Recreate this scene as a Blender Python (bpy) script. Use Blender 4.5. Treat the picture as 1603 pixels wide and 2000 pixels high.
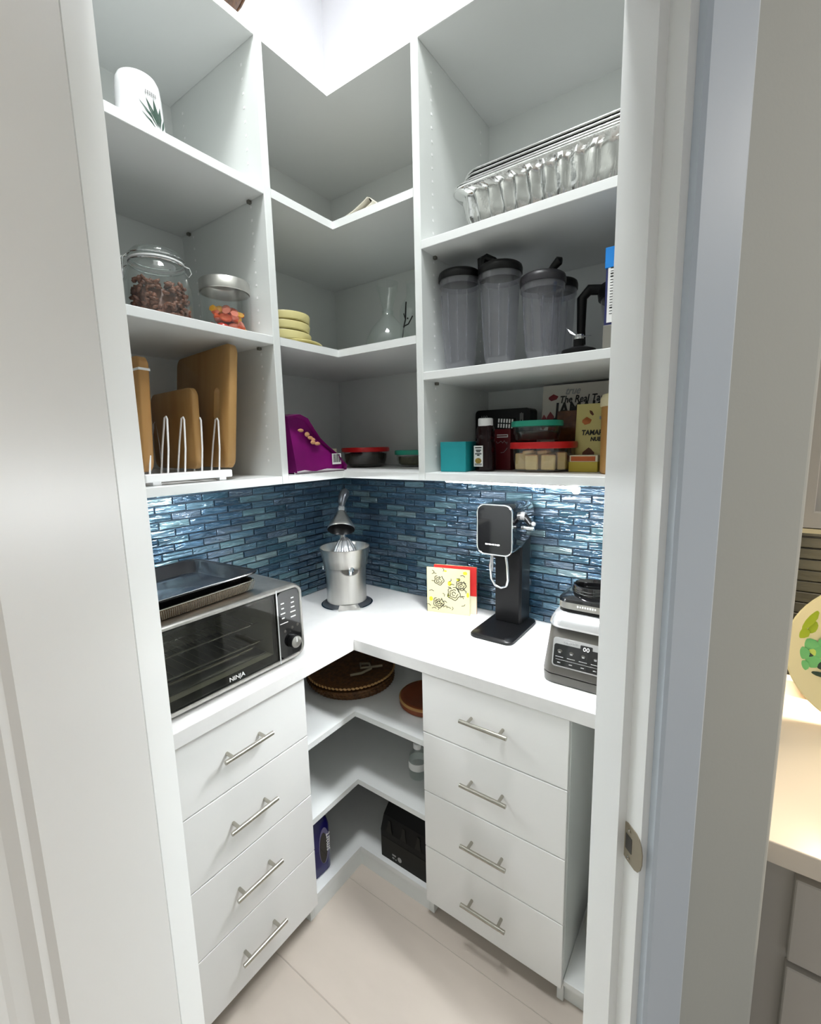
import bpy, bmesh, math, random
from mathutils import Vector, Matrix
random.seed(7)
for o in list(bpy.data.objects): bpy.data.objects.remove(o)
scn = bpy.context.scene
col = scn.collection
PI = math.pi
R2 = math.sqrt(.5)
# ------------------------------------------------------------------ camera
cd = bpy.data.cameras.new('camera'); cam = bpy.data.objects.new('camera', cd); col.objects.link(cam)
CF = Vector((-0.80890114, -0.56911879, -0.14758979)); CR = Vector((-0.57272013, 0.81948048, -0.02105683)); CU = Vector((-0.13293079, -0.06749475, 0.98882449))
m = Matrix((CR, CU, -CF)).transposed().to_4x4(); m.translation = Vector((1.50929, 1.47502, 1.53669)); cam.matrix_world = m
cd.sensor_fit = 'VERTICAL'; cd.sensor_height = 24.0
cd.lens = 876.7744 / 2000 * 24.0
cd.shift_x = -(812.7268 - 801.5) / 2000; cd.shift_y = (998.3751 - 1000) / 2000
cd.clip_start = .02
scn.camera = cam
# ------------------------------------------------------------------ world, exposure, large lights
w = bpy.data.worlds.new('world'); scn.world = w; w.use_nodes = True
w.node_tree.nodes['Background'].inputs[0].default_value = (.93, .97, 1, 1)
w.node_tree.nodes['Background'].inputs[1].default_value = .21
vs = scn.view_settings; vs.view_transform = 'Standard'; vs.look = 'None'; vs.gamma = 1; vs.use_curve_mapping = False
vs.exposure = 0.79
P_CEIL = 19; E_BAR_R = 290; E_BAR_L = 130; P_HALL = 1.3; P_KITCHEN = 8; P_KFILL = 16
def area(name, loc, rot, sx, sy, power, color=(1, 1, 1)):
    l = bpy.data.lights.new(name, 'AREA'); l.shape = 'RECTANGLE'; l.size = sx; l.size_y = sy; l.energy = power; l.color = color
    o = bpy.data.objects.new(name, l); col.objects.link(o); o.location = loc; o.rotation_euler = rot; return o
area('pantry_ceiling_lamp', (1.0, .96, 3.34), (0, 0, 0), .34, .34, P_CEIL, (.96, .985, 1))
area('hall_fill_lamp', (2.2, 2.35, 2.62), (0, 0, 0), .5, .5, P_HALL, (1, .97, .93))  # unseen lamp, added as soft fill for the hall-side faces
area('kitchen_fill_lamp', (.45, 3.0, 2.64), (0, 0, 0), .5, .5, P_KFILL, (1, .95, .88))  # unseen lamp, added to brighten the open door's face and the left jamb
# ------------------------------------------------------------------ materials
def lin(c): return tuple(((v/255)/12.92 if v/255 <= .04045 else ((v/255+.055)/1.055)**2.4) for v in c)
def mat(name, rgb=(200, 200, 200), rough=.5, metal=0, spec=.5, noise=0, nscale=20, bump=0, bscale=60, coat=0, emit=0, trans=0, ior=1.45, stretch=(1, 1, 1), c2=None):
    m = bpy.data.materials.new(name); m.use_nodes = True; n = m.node_tree.nodes; l = m.node_tree.links
    b = n['Principled BSDF']; c = lin(rgb) + (1,)
    b.inputs['Base Color'].default_value = c; b.inputs['Roughness'].default_value = rough; b.inputs['Metallic'].default_value = metal
    b.inputs['Specular IOR Level'].default_value = spec; b.inputs['Coat Weight'].default_value = coat; b.inputs['Coat Roughness'].default_value = .05
    b.inputs['Transmission Weight'].default_value = trans; b.inputs['IOR'].default_value = ior
    if emit: b.inputs['Emission Color'].default_value = c; b.inputs['Emission Strength'].default_value = emit
    if noise or bump or c2:
        tc = n.new('ShaderNodeTexCoord'); mp = n.new('ShaderNodeMapping'); mp.inputs['Scale'].default_value = stretch
        l.new(tc.outputs['Object'], mp.inputs[0])
        if noise or c2:
            t = n.new('ShaderNodeTexNoise'); t.inputs['Scale'].default_value = nscale; t.inputs['Detail'].default_value = 4; l.new(mp.outputs[0], t.inputs[0])
            r = n.new('ShaderNodeValToRGB'); k2 = lin(c2) if c2 else tuple(max(0, v*(1-noise)) for v in c[:3])
            r.color_ramp.elements[0].position = .35; r.color_ramp.elements[1].position = .65
            r.color_ramp.elements[0].color = k2 + (1,); r.color_ramp.elements[1].color = c
            l.new(t.outputs[0], r.inputs[0]); l.new(r.outputs[0], b.inputs['Base Color'])
        if bump:
            t2 = n.new('ShaderNodeTexNoise'); t2.inputs['Scale'].default_value = bscale; t2.inputs['Detail'].default_value = 3; l.new(mp.outputs[0], t2.inputs[0])
            bp = n.new('ShaderNodeBump'); bp.inputs['Strength'].default_value = bump; bp.inputs['Distance'].default_value = .002
            l.new(t2.outputs[0], bp.inputs['Height']); l.new(bp.outputs[0], b.inputs['Normal'])
    return m
def thin_glass(name, tint=(250, 252, 252), refl=.9, rough=.02, body=0, bodycol=(200, 205, 210)):
    m = bpy.data.materials.new(name); m.use_nodes = True; n = m.node_tree.nodes; l = m.node_tree.links
    n.remove(n['Principled BSDF']); out = n['Material Output']
    tr = n.new('ShaderNodeBsdfTransparent'); tr.inputs[0].default_value = lin(tint) + (1,)
    gl = n.new('ShaderNodeBsdfGlossy'); gl.inputs['Roughness'].default_value = rough; gl.inputs[0].default_value = (1, 1, 1, 1)
    fr = n.new('ShaderNodeLayerWeight'); fr.inputs[0].default_value = .5
    pw = n.new('ShaderNodeMath'); pw.operation = 'POWER'; pw.inputs[1].default_value = 3.2; l.new(fr.outputs['Facing'], pw.inputs[0])
    mu = n.new('ShaderNodeMath'); mu.operation = 'MULTIPLY_ADD'; mu.inputs[1].default_value = .62*refl; mu.inputs[2].default_value = .045*refl; l.new(pw.outputs[0], mu.inputs[0])
    mx = n.new('ShaderNodeMixShader'); l.new(mu.outputs[0], mx.inputs[0]); last = tr
    if body:
        df = n.new('ShaderNodeBsdfDiffuse'); df.inputs[0].default_value = lin(bodycol) + (1,)
        m2 = n.new('ShaderNodeMixShader'); m2.inputs[0].default_value = body; l.new(tr.outputs[0], m2.inputs[1]); l.new(df.outputs[0], m2.inputs[2]); last = m2
    l.new(last.outputs[0], mx.inputs[1]); l.new(gl.outputs[0], mx.inputs[2]); l.new(mx.outputs[0], out.inputs[0]); return m
def wood(name, a, b, scale=9, stretch=(1, 1, .08), rough=.45):
    return mat(name, a, rough, noise=1, nscale=scale, c2=b, stretch=stretch, bump=.1, bscale=40)
M = {}
M['lam'] = mat('white_laminate', (226, 229, 227), .38, spec=.4)
M['lamedge'] = mat('white_edge_band', (228, 230, 229), .35, spec=.4)
M['front'] = mat('white_drawer_front', (236, 236, 234), .36, spec=.45)
M['wall'] = mat('white_wall_paint', (230, 229, 234), .7, bump=.06, bscale=260)
M['hallwall'] = mat('grey_white_wall_paint', (180, 182, 176), .75, bump=.05, bscale=220)
M['doorpaint'] = mat('door_paint', (222, 222, 219), .4, bump=.04, bscale=120)
M['trim'] = mat('trim_paint', (238, 240, 238), .38, bump=.05, bscale=100)
M['casing'] = mat('cool_casing_paint', (196, 206, 216), .38, bump=.05, bscale=100)
M['counter'] = mat('white_quartz', (226, 225, 223), .22, noise=.03, nscale=30)
M['floor'] = mat('beige_porcelain', (197, 186, 175), .35, noise=.06, nscale=3.5, stretch=(3, 1, 1), bump=.03, bscale=40)
M['fgrout'] = mat('floor_grout', (176, 168, 158), .9)
M['grout'] = mat('slate_grout', (40, 54, 66), .8)
M['steel'] = mat('brushed_steel', (204, 202, 197), .32, 1, noise=.12, nscale=60, stretch=(1, 1, .03))
M['steelh'] = mat('satin_nickel', (182, 178, 168), .24, 1)
M['chrome'] = mat('chrome', (232, 234, 236), .06, 1)
M['gunmetal'] = mat('grey_metal_paint', (92, 95, 100), .3, .7)
M['blackgloss'] = mat('black_gloss_plastic', (9, 9, 10), .07, coat=.6)
M['black'] = mat('black_satin_plastic', (12, 12, 13), .34, spec=.3)
M['blackmat'] = mat('black_matte', (20, 20, 20), .55)
M['darkgrey'] = mat('dark_grey_plastic', (62, 60, 55), .38)
M['nonstick'] = mat('black_nonstick', (12, 12, 13), .14)
M['silverp'] = mat('silver_plastic', (190, 190, 190), .25, .8)
M['white'] = mat('white_plastic', (240, 240, 240), .3)
M['whiteprint'] = mat('white_print', (232, 232, 230), .5)
M['greyprint'] = mat('grey_print', (150, 150, 150), .5)
M['blackprint'] = mat('black_print', (18, 18, 18), .5)
M['ceramic'] = mat('white_ceramic', (240, 241, 242), .12, coat=.4)
M['green'] = mat('green_print', (52, 78, 66), .4)
M['glass'] = thin_glass('clear_glass', (247, 250, 249), 1.0, .02, .02, (225, 232, 230))
M['plastic'] = thin_glass('clear_grey_plastic', (240, 240, 243), 1.0, .06, .10, (196, 196, 202))
M['ovenglass'] = thin_glass('tinted_oven_glass', (214, 214, 208), .8, .02, .02, (22, 22, 22))
M['foil'] = mat('aluminium_foil', (216, 216, 214), .16, 1, bump=.45, bscale=60)
M['bamboo'] = wood('bamboo_wood', (190, 152, 98), (170, 128, 74), 14, (.12, 1, .12))
M['darkwood'] = wood('brown_wood', (184, 142, 88), (162, 114, 60), 10, (1, 1, .1))
M['almond'] = mat('almond_skin', (116, 68, 44), .5, noise=.35, nscale=90)
M['red'] = mat('red_plastic', (190, 26, 28), .35)
M['tealp'] = mat('teal_plastic', (42, 158, 132), .35)
M['tealbox'] = mat('teal_card', (20, 140, 146), .5)
M['purple'] = mat('purple_film', (124, 14, 104), .28, noise=.25, nscale=12, bump=.3, bscale=14)
M['lemon'] = mat('pale_yellow_ceramic', (206, 196, 138), .3)
M['cream'] = mat('cream_card', (232, 226, 196), .6)
M['barlit'] = mat('lit_led_diffuser', (248, 252, 255), .5, emit=E_BAR_R); M['barlit2'] = mat('lit_led_diffuser_left', (248, 252, 255), .5, emit=E_BAR_L); M['barwhite'] = mat('lit_sensor', (255, 255, 255), .5, emit=2)
M['warmlit'] = mat('warm_lit_diffuser', (255, 236, 205), .5, emit=6)
M['peg'] = mat('peg_sleeve', (250, 250, 250), .3)
M['pin'] = mat('grey_shelf_pin', (120, 118, 110), .4, .6)
def tilemat():
    m = bpy.data.materials.new('blue_glass_tile'); m.use_nodes = True; n = m.node_tree.nodes; l = m.node_tree.links; b = n['Principled BSDF']
    oi = n.new('ShaderNodeObjectInfo'); r = n.new('ShaderNodeValToRGB'); cr = r.color_ramp
    stops = [(0, (46, 76, 98)), (.2, (80, 112, 130)), (.38, (60, 92, 116)), (.55, (94, 126, 136)), (.7, (84, 104, 122)), (.85, (52, 86, 104)), (.97, (120, 144, 150))]
    cr.interpolation = 'CONSTANT'
    for i, (p, c) in enumerate(stops):
        e = cr.elements[i] if i < 2 else cr.elements.new(p)
        e.position = p; e.color = lin(c) + (1,)
    l.new(oi.outputs['Random'], r.inputs[0])
    tc = n.new('ShaderNodeTexCoord'); mp = n.new('ShaderNodeMapping'); mp.inputs['Scale'].default_value = (12, 1, 74)
    ad = n.new('ShaderNodeVectorMath'); ad.operation = 'ADD'; sc = n.new('ShaderNodeVectorMath'); sc.operation = 'SCALE'; sc.inputs['Scale'].default_value = 60
    l.new(oi.outputs['Location'], sc.inputs[0]); l.new(tc.outputs['Object'], mp.inputs[0]); l.new(mp.outputs[0], ad.inputs[0]); l.new(sc.outputs[0], ad.inputs[1])
    t = n.new('ShaderNodeTexNoise'); t.inputs['Scale'].default_value = 1.0; t.inputs['Detail'].default_value = 2; t.inputs['Distortion'].default_value = .6; l.new(ad.outputs[0], t.inputs[0])
    mx = n.new('ShaderNodeMix'); mx.data_type = 'RGBA'; mx.blend_type = 'MULTIPLY'; mx.inputs['Factor'].default_value = .55
    rr = n.new('ShaderNodeValToRGB'); rr.color_ramp.elements[0].position = .3; rr.color_ramp.elements[0].color = (.35, .4, .45, 1); rr.color_ramp.elements[1].position = .7; rr.color_ramp.elements[1].color = (1.0, 1.0, 1.0, 1)
    l.new(t.outputs[0], rr.inputs[0]); l.new(r.outputs[0], mx.inputs['A']); l.new(rr.outputs[0], mx.inputs['B']); l.new(mx.outputs['Result'], b.inputs['Base Color'])
    bp = n.new('ShaderNodeBump'); bp.inputs['Strength'].default_value = 1.0; bp.inputs['Distance'].default_value = .0075; l.new(t.outputs[0], bp.inputs['Height']); l.new(bp.outputs[0], b.inputs['Normal']); l.new(bp.outputs[0], b.inputs['Coat Normal'])
    b.inputs['Metallic'].default_value = .6; b.inputs['Roughness'].default_value = .25; b.inputs['Coat Weight'].default_value = 1.0; b.inputs['Coat Roughness'].default_value = .06
    return m
M['tile'] = tilemat()
# ------------------------------------------------------------------ mesh helpers
class B:
    """collects shapes in one bmesh; build() links it as one object"""
    def __init__(s): s.bm = bmesh.new(); s.mats = []
    def _mi(s, f0, mt):
        if mt is None: return
        if mt not in s.mats: s.mats.append(mt)
        s.bm.faces.ensure_lookup_table()
        for f in s.bm.faces[f0:]: f.material_index = s.mats.index(mt)
    def box(s, x0, x1, y0, y1, z0, z1, bev=0, seg=2, M4=None):
        r = bmesh.ops.create_cube(s.bm, size=1)
        vs_ = r['verts']
        for v in vs_: v.co = Vector(((x0+x1)/2+v.co.x*(x1-x0), (y0+y1)/2+v.co.y*(y1-y0), (z0+z1)/2+v.co.z*(z1-z0)))
        if bev:
            es = list({e for v in vs_ for e in v.link_edges})
            rr = bmesh.ops.bevel(s.bm, geom=es, offset=bev, segments=seg, affect='EDGES', profile=.5)
            vs_ = list({v for f in rr['faces'] for v in f.verts} | {v for v in vs_ if v.is_valid})
        if M4 is not None: bmesh.ops.transform(s.bm, matrix=M4, verts=vs_)
        return s
    def rings(s, rings, cap=True, closed=True):
        R = [[s.bm.verts.new(p) for p in r] for r in rings]; n = len(R[0])
        for a, b in zip(R, R[1:]):
            for i in range(n if closed else n-1):
                j = (i+1) % n
                try: s.bm.faces.new((a[i], a[j], b[j], b[i]))
                except ValueError: pass
        if cap is True or cap == 'both' or cap == 'start':
            try: s.bm.faces.new(list(reversed(R[0])))
            except ValueError: pass
        if cap is True or cap == 'both' or cap == 'end':
            try: s.bm.faces.new(R[-1])
            except ValueError: pass
        return s
    def lathe(s, prof, seg=32, c=(0, 0, 0), cap=True, mod=None):
        rg = []
        for r, z in prof:
            ring = []
            for i in range(seg):
                a = 2*PI*i/seg; q = r*(mod(a, z) if mod else 1)
                ring.append((c[0]+q*math.cos(a), c[1]+q*math.sin(a), c[2]+z))
            rg.append(ring)
        return s.rings(rg, cap)
    def prism(s, poly, z0, z1, axis='z', cap=True):
        f = {'z': lambda p, h: (p[0], p[1], h), 'y': lambda p, h: (p[0], h, p[1]), 'x': lambda p, h: (h, p[0], p[1])}[axis]
        return s.rings([[f(p, z0) for p in poly], [f(p, z1) for p in poly]], cap)
    def tube(s, pts, r, seg=8, closed=False):
        pts = [Vector(p) for p in pts]; n = len(pts); rg = []; up = None
        for i, p in enumerate(pts):
            a = pts[(i-1) % n] if closed or i else p; b = pts[(i+1) % n] if closed or i < n-1 else p
            d = (b-a).normalized()
            if up is None: up = Vector((0, 0, 1)) if abs(d.z) < .9 else Vector((1, 0, 0))
            u = (up - d*up.dot(d)).normalized(); v = d.cross(u); up = u
            rr = r[i] if isinstance(r, (list, tuple)) else r
            rg.append([p + (u*math.cos(2*PI*k/seg)+v*math.sin(2*PI*k/seg))*rr for k in range(seg)])
        if closed: rg.append(rg[0]); return s.rings(rg, False)
        return s.rings(rg, True)
    def ell(s, c, rx, ry, rz, rot=None, sub=1):
        r = bmesh.ops.create_icosphere(s.bm, subdivisions=sub, radius=1)
        mm = Matrix.Translation(c) @ (rot.to_4x4() if rot else Matrix.Identity(4)) @ Matrix.Diagonal((rx, ry, rz, 1))
        bmesh.ops.transform(s.bm, matrix=mm, verts=r['verts']); return s
    def mesh(s, name, mt, smooth=False, angle=40):
        bmesh.ops.recalc_face_normals(s.bm, faces=s.bm.faces)
        me = bpy.data.meshes.new(name); 
        if smooth:
            for f in s.bm.faces: f.smooth = True
            for e in s.bm.edges:
                if len(e.link_faces) == 2 and e.calc_face_angle(0) > math.radians(angle): e.smooth = False
        s.bm.to_mesh(me); s.bm.free()
        for k in (mt if isinstance(mt, (list, tuple)) else [mt]): me.materials.append(M[k] if isinstance(k, str) else k)
        return me
    def build(s, name, mt, parent=None, smooth=False, angle=40, world=False):
        return link(name, s.mesh(name, mt, smooth, angle), parent, world)
def link(name, me, parent=None, world=False):
    o = bpy.data.objects.new(name, me); col.objects.link(o)
    if parent is not None:
        o.parent = parent
        if world: o.location = -Vector(parent.location)
    return o
def thing(name, label, cat, loc=(0, 0, 0), rz=0, group=None, rot=None):
    o = bpy.data.objects.new(name, None); col.objects.link(o); o.location = loc; o.empty_display_size = .05
    o.rotation_euler = rot if rot else (0, 0, math.radians(rz))
    o['label'] = label; o['category'] = cat
    if group: o['group'] = group
    return o
def tag(o, label, cat, group=None, kind=None):
    o['label'] = label; o['category'] = cat
    if group: o['group'] = group
    if kind: o['kind'] = kind
    return o
def struct(o): o['kind'] = 'structure'; return o
def st(s, t, z): return ((t-s)*R2, (t+s)*R2, z)
def stuff(o): o['kind'] = 'stuff'; return o
def rrect(w_, h_, r, n=5, cx=0, cy=0):
    P = []
    for (sx, sy, a0) in ((1, 1, 0), (-1, 1, 90), (-1, -1, 180), (1, -1, 270)):
        for i in range(n+1):
            a = math.radians(a0+90*i/n); P.append((cx+sx*(w_/2-r)+r*math.cos(a), cy+sy*(h_/2-r)+r*math.sin(a)))
    return P
def text(name, body, size, parent, loc, xdir=(1, 0, 0), ydir=(0, 0, 1), mt='whiteprint', depth=.0004, shear=0, align='CENTER', sx=1, bold=0):
    c = bpy.data.curves.new(name, 'FONT'); c.body = body; c.size = size; c.extrude = depth; c.align_x = align; c.align_y = 'CENTER'; c.shear = shear; c.resolution_u = 2; c.offset = bold
    t = bpy.data.objects.new('tmp', c); col.objects.link(t); bpy.context.view_layer.update()
    me = bpy.data.meshes.new_from_object(t.evaluated_get(bpy.context.evaluated_depsgraph_get())); bpy.data.objects.remove(t)
    X = Vector(xdir).normalized(); Y = Vector(ydir).normalized(); Z = X.cross(Y)
    mm = Matrix((X*sx, Y, Z)).transposed().to_4x4(); mm.translation = Vector(loc); me.transform(mm); me.materials.clear(); me.materials.append(M[mt])
    return link(name, me, parent)
def copy_tree(o, parent=None):
    c = o.copy(); col.objects.link(c)
    if parent: c.parent = parent
    for ch in list(o.children): copy_tree(ch, c)
    return c
# ================================================================== room shell
TOP = 3.4
fl = struct(B().box(-.1, 3.6, -.1, 3.6, -.06, -.0015).build('floor', 'fgrout'))
tm = B().box(-.1508, .1508, -.5988, .5988, -.02, 0, .0012, 1).mesh('floor_tile', 'floor')
for i in range(12):
    for j in range(4):
        t_ = link('floor_tile', tm, fl); t_.location = (-.093+.304*i+.152, -1.1+1.2*j+.6+ (0 if i % 2 else .04), 0)
struct(B().box(-.1, 1.42, -.1, 1.56, TOP, TOP+.08).build('ceiling', 'wall'))
struct(B().box(1.4201, 3.6, -.1, 1.5524, 2.7, 2.78).box(-.1, 3.6, 1.5525, 3.6, 2.7, 2.78).build('ceiling_hall', 'wall'))
wl = struct(B().box(-.1, 1.41, -.1, 0, 0, TOP).build('wall_left', 'wall'))
wr = struct(B().box(-.1, 0, 0, 1.552, 0, TOP).build('wall_right', 'wall'))
wk = struct(B().box(-.1, 0, 1.5521, 3.6, 0, 2.7).build('wall_kitchen', 'hallwall'))
a, b = st(.352, 1.57, 0)[:2], st(.352, 1.66, 0)[:2]
bb = B().prism([a, b, st(.529, 1.66, 0)[:2], st(.5335, 1.6588, 0)[:2], (.7935, 1.5505), (.789, 1.552), (0.0005, 1.552), (0.0005, 1.437), (.783, 1.437)], 0, TOP)
struct(bb.build('wall_front_right', 'hallwall'))
struct(B().prism([st(-.262, 1.57, 0)[:2], st(-.262, 1.66, 0)[:2], (1.41, .938), (1.41, 0.0005), (1.31, 0.0005), (1.31, .910)], 0, TOP).build('wall_front_left', 'hallwall'))
struct(B().prism([st(-.262, 1.57, 0)[:2], st(-.262, 1.66, 0)[:2], st(.352, 1.66, 0)[:2], st(.352, 1.57, 0)[:2]], 2.075, TOP).build('wall_front', 'hallwall'))
def stbox(bd, s0, s1, t0, t1, z0, z1, bev=0): bd.prism([st(s0, t0, 0)[:2], st(s0, t1, 0)[:2], st(s1, t1, 0)[:2], st(s1, t0, 0)[:2]], z0, z1); return bd
jr = struct(stbox(stbox(B(), .337, .3519, 1.57, 1.66, 0, 2.075), .325, .3372, 1.568, 1.630, 0, 2.06).build('trim_1', 'trim'))
struct(stbox(stbox(B(), -.2619, -.247, 1.57, 1.66, 0, 2.075), -.2472, -.235, 1.566, 1.630, 0, 2.06).build('trim_2', 'trim'))
struct(stbox(stbox(B(), -.247, .337, 1.57, 1.66, 2.06, 2.0749), -.235, .325, 1.568, 1.63, 2.048, 2.0601).build('trim_3', 'trim'))
# casing with an eased edge
def casing(nm, s0, s1, z0, z1):
    P = [st(s0, 1.6601, 0)[:2], st(s0, 1.671, 0)[:2], st(s0+.004, 1.674, 0)[:2], st(s1-.004, 1.674, 0)[:2], st(s1, 1.671, 0)[:2], st(s1, 1.6601, 0)[:2]]
    return struct(B().prism(P, z0, z1).build(nm, 'casing'))
casing('trim_4', .3465, .4045, 0, 2.13)
# strike plate on the right jamb
sp = B()
def spt(t, z, s=.3367): return st(s, t, z)
o_ = [(1.6268, 1.031), (1.6595, 1.031), (1.6595, .9765), (1.6268, .9765)]
Z0, Z1 = .9765, 1.031
rg = []
for s_ in (.3371, .3358):
    rg.append([st(s_, t_, z_) for t_, z_ in [(1.6275, Z0+.006), (1.6295, Z0+.002), (1.634, Z0), (1.652, Z0), (1.658, Z0+.003), (1.6625, Z0+.010), (1.665, Z0+.020), (1.665, Z1-.020), (1.6625, Z1-.010), (1.658, Z1-.003), (1.652, Z1), (1.634, Z1), (1.6295, Z1-.002), (1.6275, Z1-.006)]])
sp.rings(rg)
M['nickelmat'] = mat('aged_nickel', (158, 150, 132), .5, .6)
spo = sp.build('strike_plate', 'nickelmat', jr)
hl = stbox(B(), .3352, .3360, 1.633, 1.645, .993, 1.015).build('latch_hole', 'darkgrey', spo)
for z_ in (.984, 1.0235):
    B().ell(st(.3357, 1.640, z_), .003, .003, .003).build('screw', 'steelh', spo)
# open door at left: stile, moulding, recessed panel, hinge stile hidden
dr = struct(stbox(B(), -.254, -.2212, 1.664, 1.8195, .012, 2.04).build('door_1', 'doorpaint'))
stbox(B(), -.254, -.2212, 2.13, 2.26, .012, 2.04).build('stile', 'doorpaint', dr)
stbox(stbox(stbox(B(), -.254, -.2212, 1.8195, 2.13, .012, .22), -.254, -.2212, 1.8195, 2.13, 1.9, 2.04), -.254, -.2212, 1.8195, 2.13, .98, 1.08).build('rail', 'doorpaint', dr)
stbox(B(), -.247, -.2325, 1.8195, 2.13, .22, 1.9).build('panel', 'doorpaint', dr)
for z0, z1 in ((.22, .98), (1.08, 1.9)):
    md = B(); n0 = []
    for d, s_ in ((0, -.2212), (.004, -.2245), (.011, -.2245), (.017, -.229), (.026, -.2312), (.030, -.2326)):
        n0.append([st(s_, 1.8195+d, z0+d), st(s_, 2.13-d, z0+d), st(s_, 2.13-d, z1-d), st(s_, 1.8195+d, z1-d)])
    md.rings(n0, cap=False).build('moulding', 'doorpaint', dr)
# ------------------------------------------------------------------ glass tile backsplash
TL, TH, PX, PZ = .0952, .0216, .0995, .0256
tmesh = {}
def tile_mesh(L, h):
    k = (round(L, 3), round(h, 3))
    if k not in tmesh: tmesh[k] = B().box(-L/2, L/2, -.004, .004, -h/2, h/2, .0014, 2).mesh('tile', 'tile')
    return tmesh[k]
def splash(parent, L0, L1, along):
    if along == 'x': g = B().box(L0, L1, -.001, .0022, .9, 1.4349)
    else: g = B().box(-.001, .0022, L0, L1, .9, 1.4349)
    gp = g.build('grout_bed', 'grout', parent)
    r = 0; z = .9015
    while z < 1.4345:
        h = min(TH, 1.4345-z); off = [0, .5, .08, .58][r % 4]*PX if along == 'x' else [.3, .8, .36, .86][r % 4]*PX
        p = L0 - off
        while p < L1:
            q0, q1 = max(p, L0+.004), min(p+TL, L1-.001)
            if q1-q0 > .012 and h > .006:
                t = link('tile', tile_mesh(q1-q0, h), parent); c_ = (q0+q1)/2
                dz = random.uniform(-.0006, .0006)
                t.location = (c_, .0045+dz, z+h/2) if along == 'x' else (.0045+dz, c_, z+h/2)
                rt = random.uniform(-.012, .012)
                t.rotation_euler = (random.uniform(-.03, .03), 0, rt) if along == 'x' else (random.uniform(-.03, .03), 0, PI/2+rt)
            p += PX
        z += PZ; r += 1
splash(wl, .0, 1.308, 'x')
splash(wr, .0, 1.436, 'y')
# ------------------------------------------------------------------ upper shelf units
TS = .0215
DU, DUR = .456, .461
ZT, ZB = 2.547, 1.4564
bs = .0012
def pegs(parent, fixed, axis, z0, z1, ys):
    b_ = B(); z = z0
    while z < z1:
        for y in ys:
            if axis == 'x+': b_.box(fixed, fixed+.0006, y-.0028, y+.0028, z-.0028, z+.0028)
            elif axis == 'x-': b_.box(fixed-.0006, fixed, y-.0028, y+.0028, z-.0028, z+.0028)
            else: b_.box(y-.0028, y+.0028, fixed, fixed+.0006, z-.0028, z+.0028)
        z += .032
    return stuff(b_.build('peg_holes', 'peg', parent, world=True))
ul = thing('shelf_unit', 'white upper shelf unit left of the corner, holding jars and cutting boards', 'shelf unit', (.99, .2, 1.435), group='white upper shelf units')
B().box(.68, .702, .001, DU, 1.4349, ZT, bs, 1).build('side_panel', 'lam', ul, world=True)
B().box(1.287, 1.309, .001, DU, 1.4349, ZT, bs, 1).build('side_panel', 'lam', ul, world=True)
B().box(.702, 1.287, .045, .06, 1.456, 2.526).build('back_panel', 'lam', ul, world=True)
for nm, z in (('top_panel', ZT), ('shelf', 2.194), ('shelf', 1.828), ('bottom_panel', ZB)):
    B().box(.7021, 1.2869, .0605 if nm == 'shelf' else .001, DU-.0005, z-TS, z, bs, 1).build(nm, 'lamedge', ul, world=True)
for z0, z1 in ((1.50, 1.80), (1.87, 2.16), (2.23, 2.5)): pegs(ul, .702, 'x+', z0, z1, (.40, .12))
def pins(parent, pts):
    for x0, x1, y0, y1, z in pts: B().box(x0, x1, y0, y1, z-.008, z-.0002, .001, 1).build('shelf_pin', 'pin', parent, world=True)
pins(ul, [(.7022, .712, .395, .405, 2.1725), (.7022, .712, .10, .11, 2.1725), (.7022, .712, .395, .405, 1.8065)])
uc = thing('corner_shelf_unit', 'white L-shaped upper shelf unit filling the corner, mitred shelf edges', 'shelf unit', (.25, .25, 1.435), group='white upper shelf units')
def L(bd, xe, ye, fx, fy, z0, z1, m=.0):
    bd.prism([(m, m), (xe, m), (xe, fy), (fx, fy), (fx, ye), (m, ye)], z0, z1); return bd
for nm, z in (('top_panel', ZT), ('shelf', 2.1948), ('shelf', 1.8293), ('bottom_panel', ZB)):
    o = L(B(), .6798, .7481, DUR-.0005, DU-.0005, z-TS, z, .001 if nm != 'shelf' else .0605).build(nm, 'lamedge', uc, world=True)
B().box(.06, .6798, .045, .06, 1.4565, 2.5254).build('back_panel', 'lam', uc, world=True)
B().box(.045, .06, .045, .7481, 1.4565, 2.5254).build('back_panel', 'lam', uc, world=True)
pins(uc, [(.60, .61, .0605, .07, 2.173)])
ur = thing('shelf_unit', 'white upper shelf unit right of the corner, holding foil pans and blender cups', 'shelf unit', (.2, 1.09, 1.435), group='white upper shelf units')
B().box(.001, DUR, .7483, .7703, 1.4349, ZT, bs, 1).build('side_panel', 'lam', ur, world=True)
B().box(.001, DUR, 1.414, 1.436, 1.4349, ZT, bs, 1).build('side_panel', 'lam', ur, world=True)
B().box(.045, .06, .7703, 1.414, 1.456, 2.526).build('back_panel', 'lam', ur, world=True)
for nm, z in (('top_panel', ZT), ('shelf', 2.0625), ('shelf', 1.73), ('bottom_panel', ZB)):
    B().box(.0605 if nm == 'shelf' else .001, DUR-.0005, .7704, 1.4139, z-TS, z, bs, 1).build(nm, 'lamedge', ur, world=True)
b_ = B()
for z0, z1 in ((1.50, 1.70), (1.77, 2.03), (2.1, 2.5)):
    z = z0
    while z < z1:
        for x in (.40, .12): b_.box(x-.0028, x+.0028, .7703, .7709, z-.0028, z+.0028)
        z += .032
stuff(b_.build('peg_holes', 'peg', ur, world=True))
pins(ur, [(.395, .405, .7705, .78, 2.041), (.395, .405, .7705, .78, 1.7085)])
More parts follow.
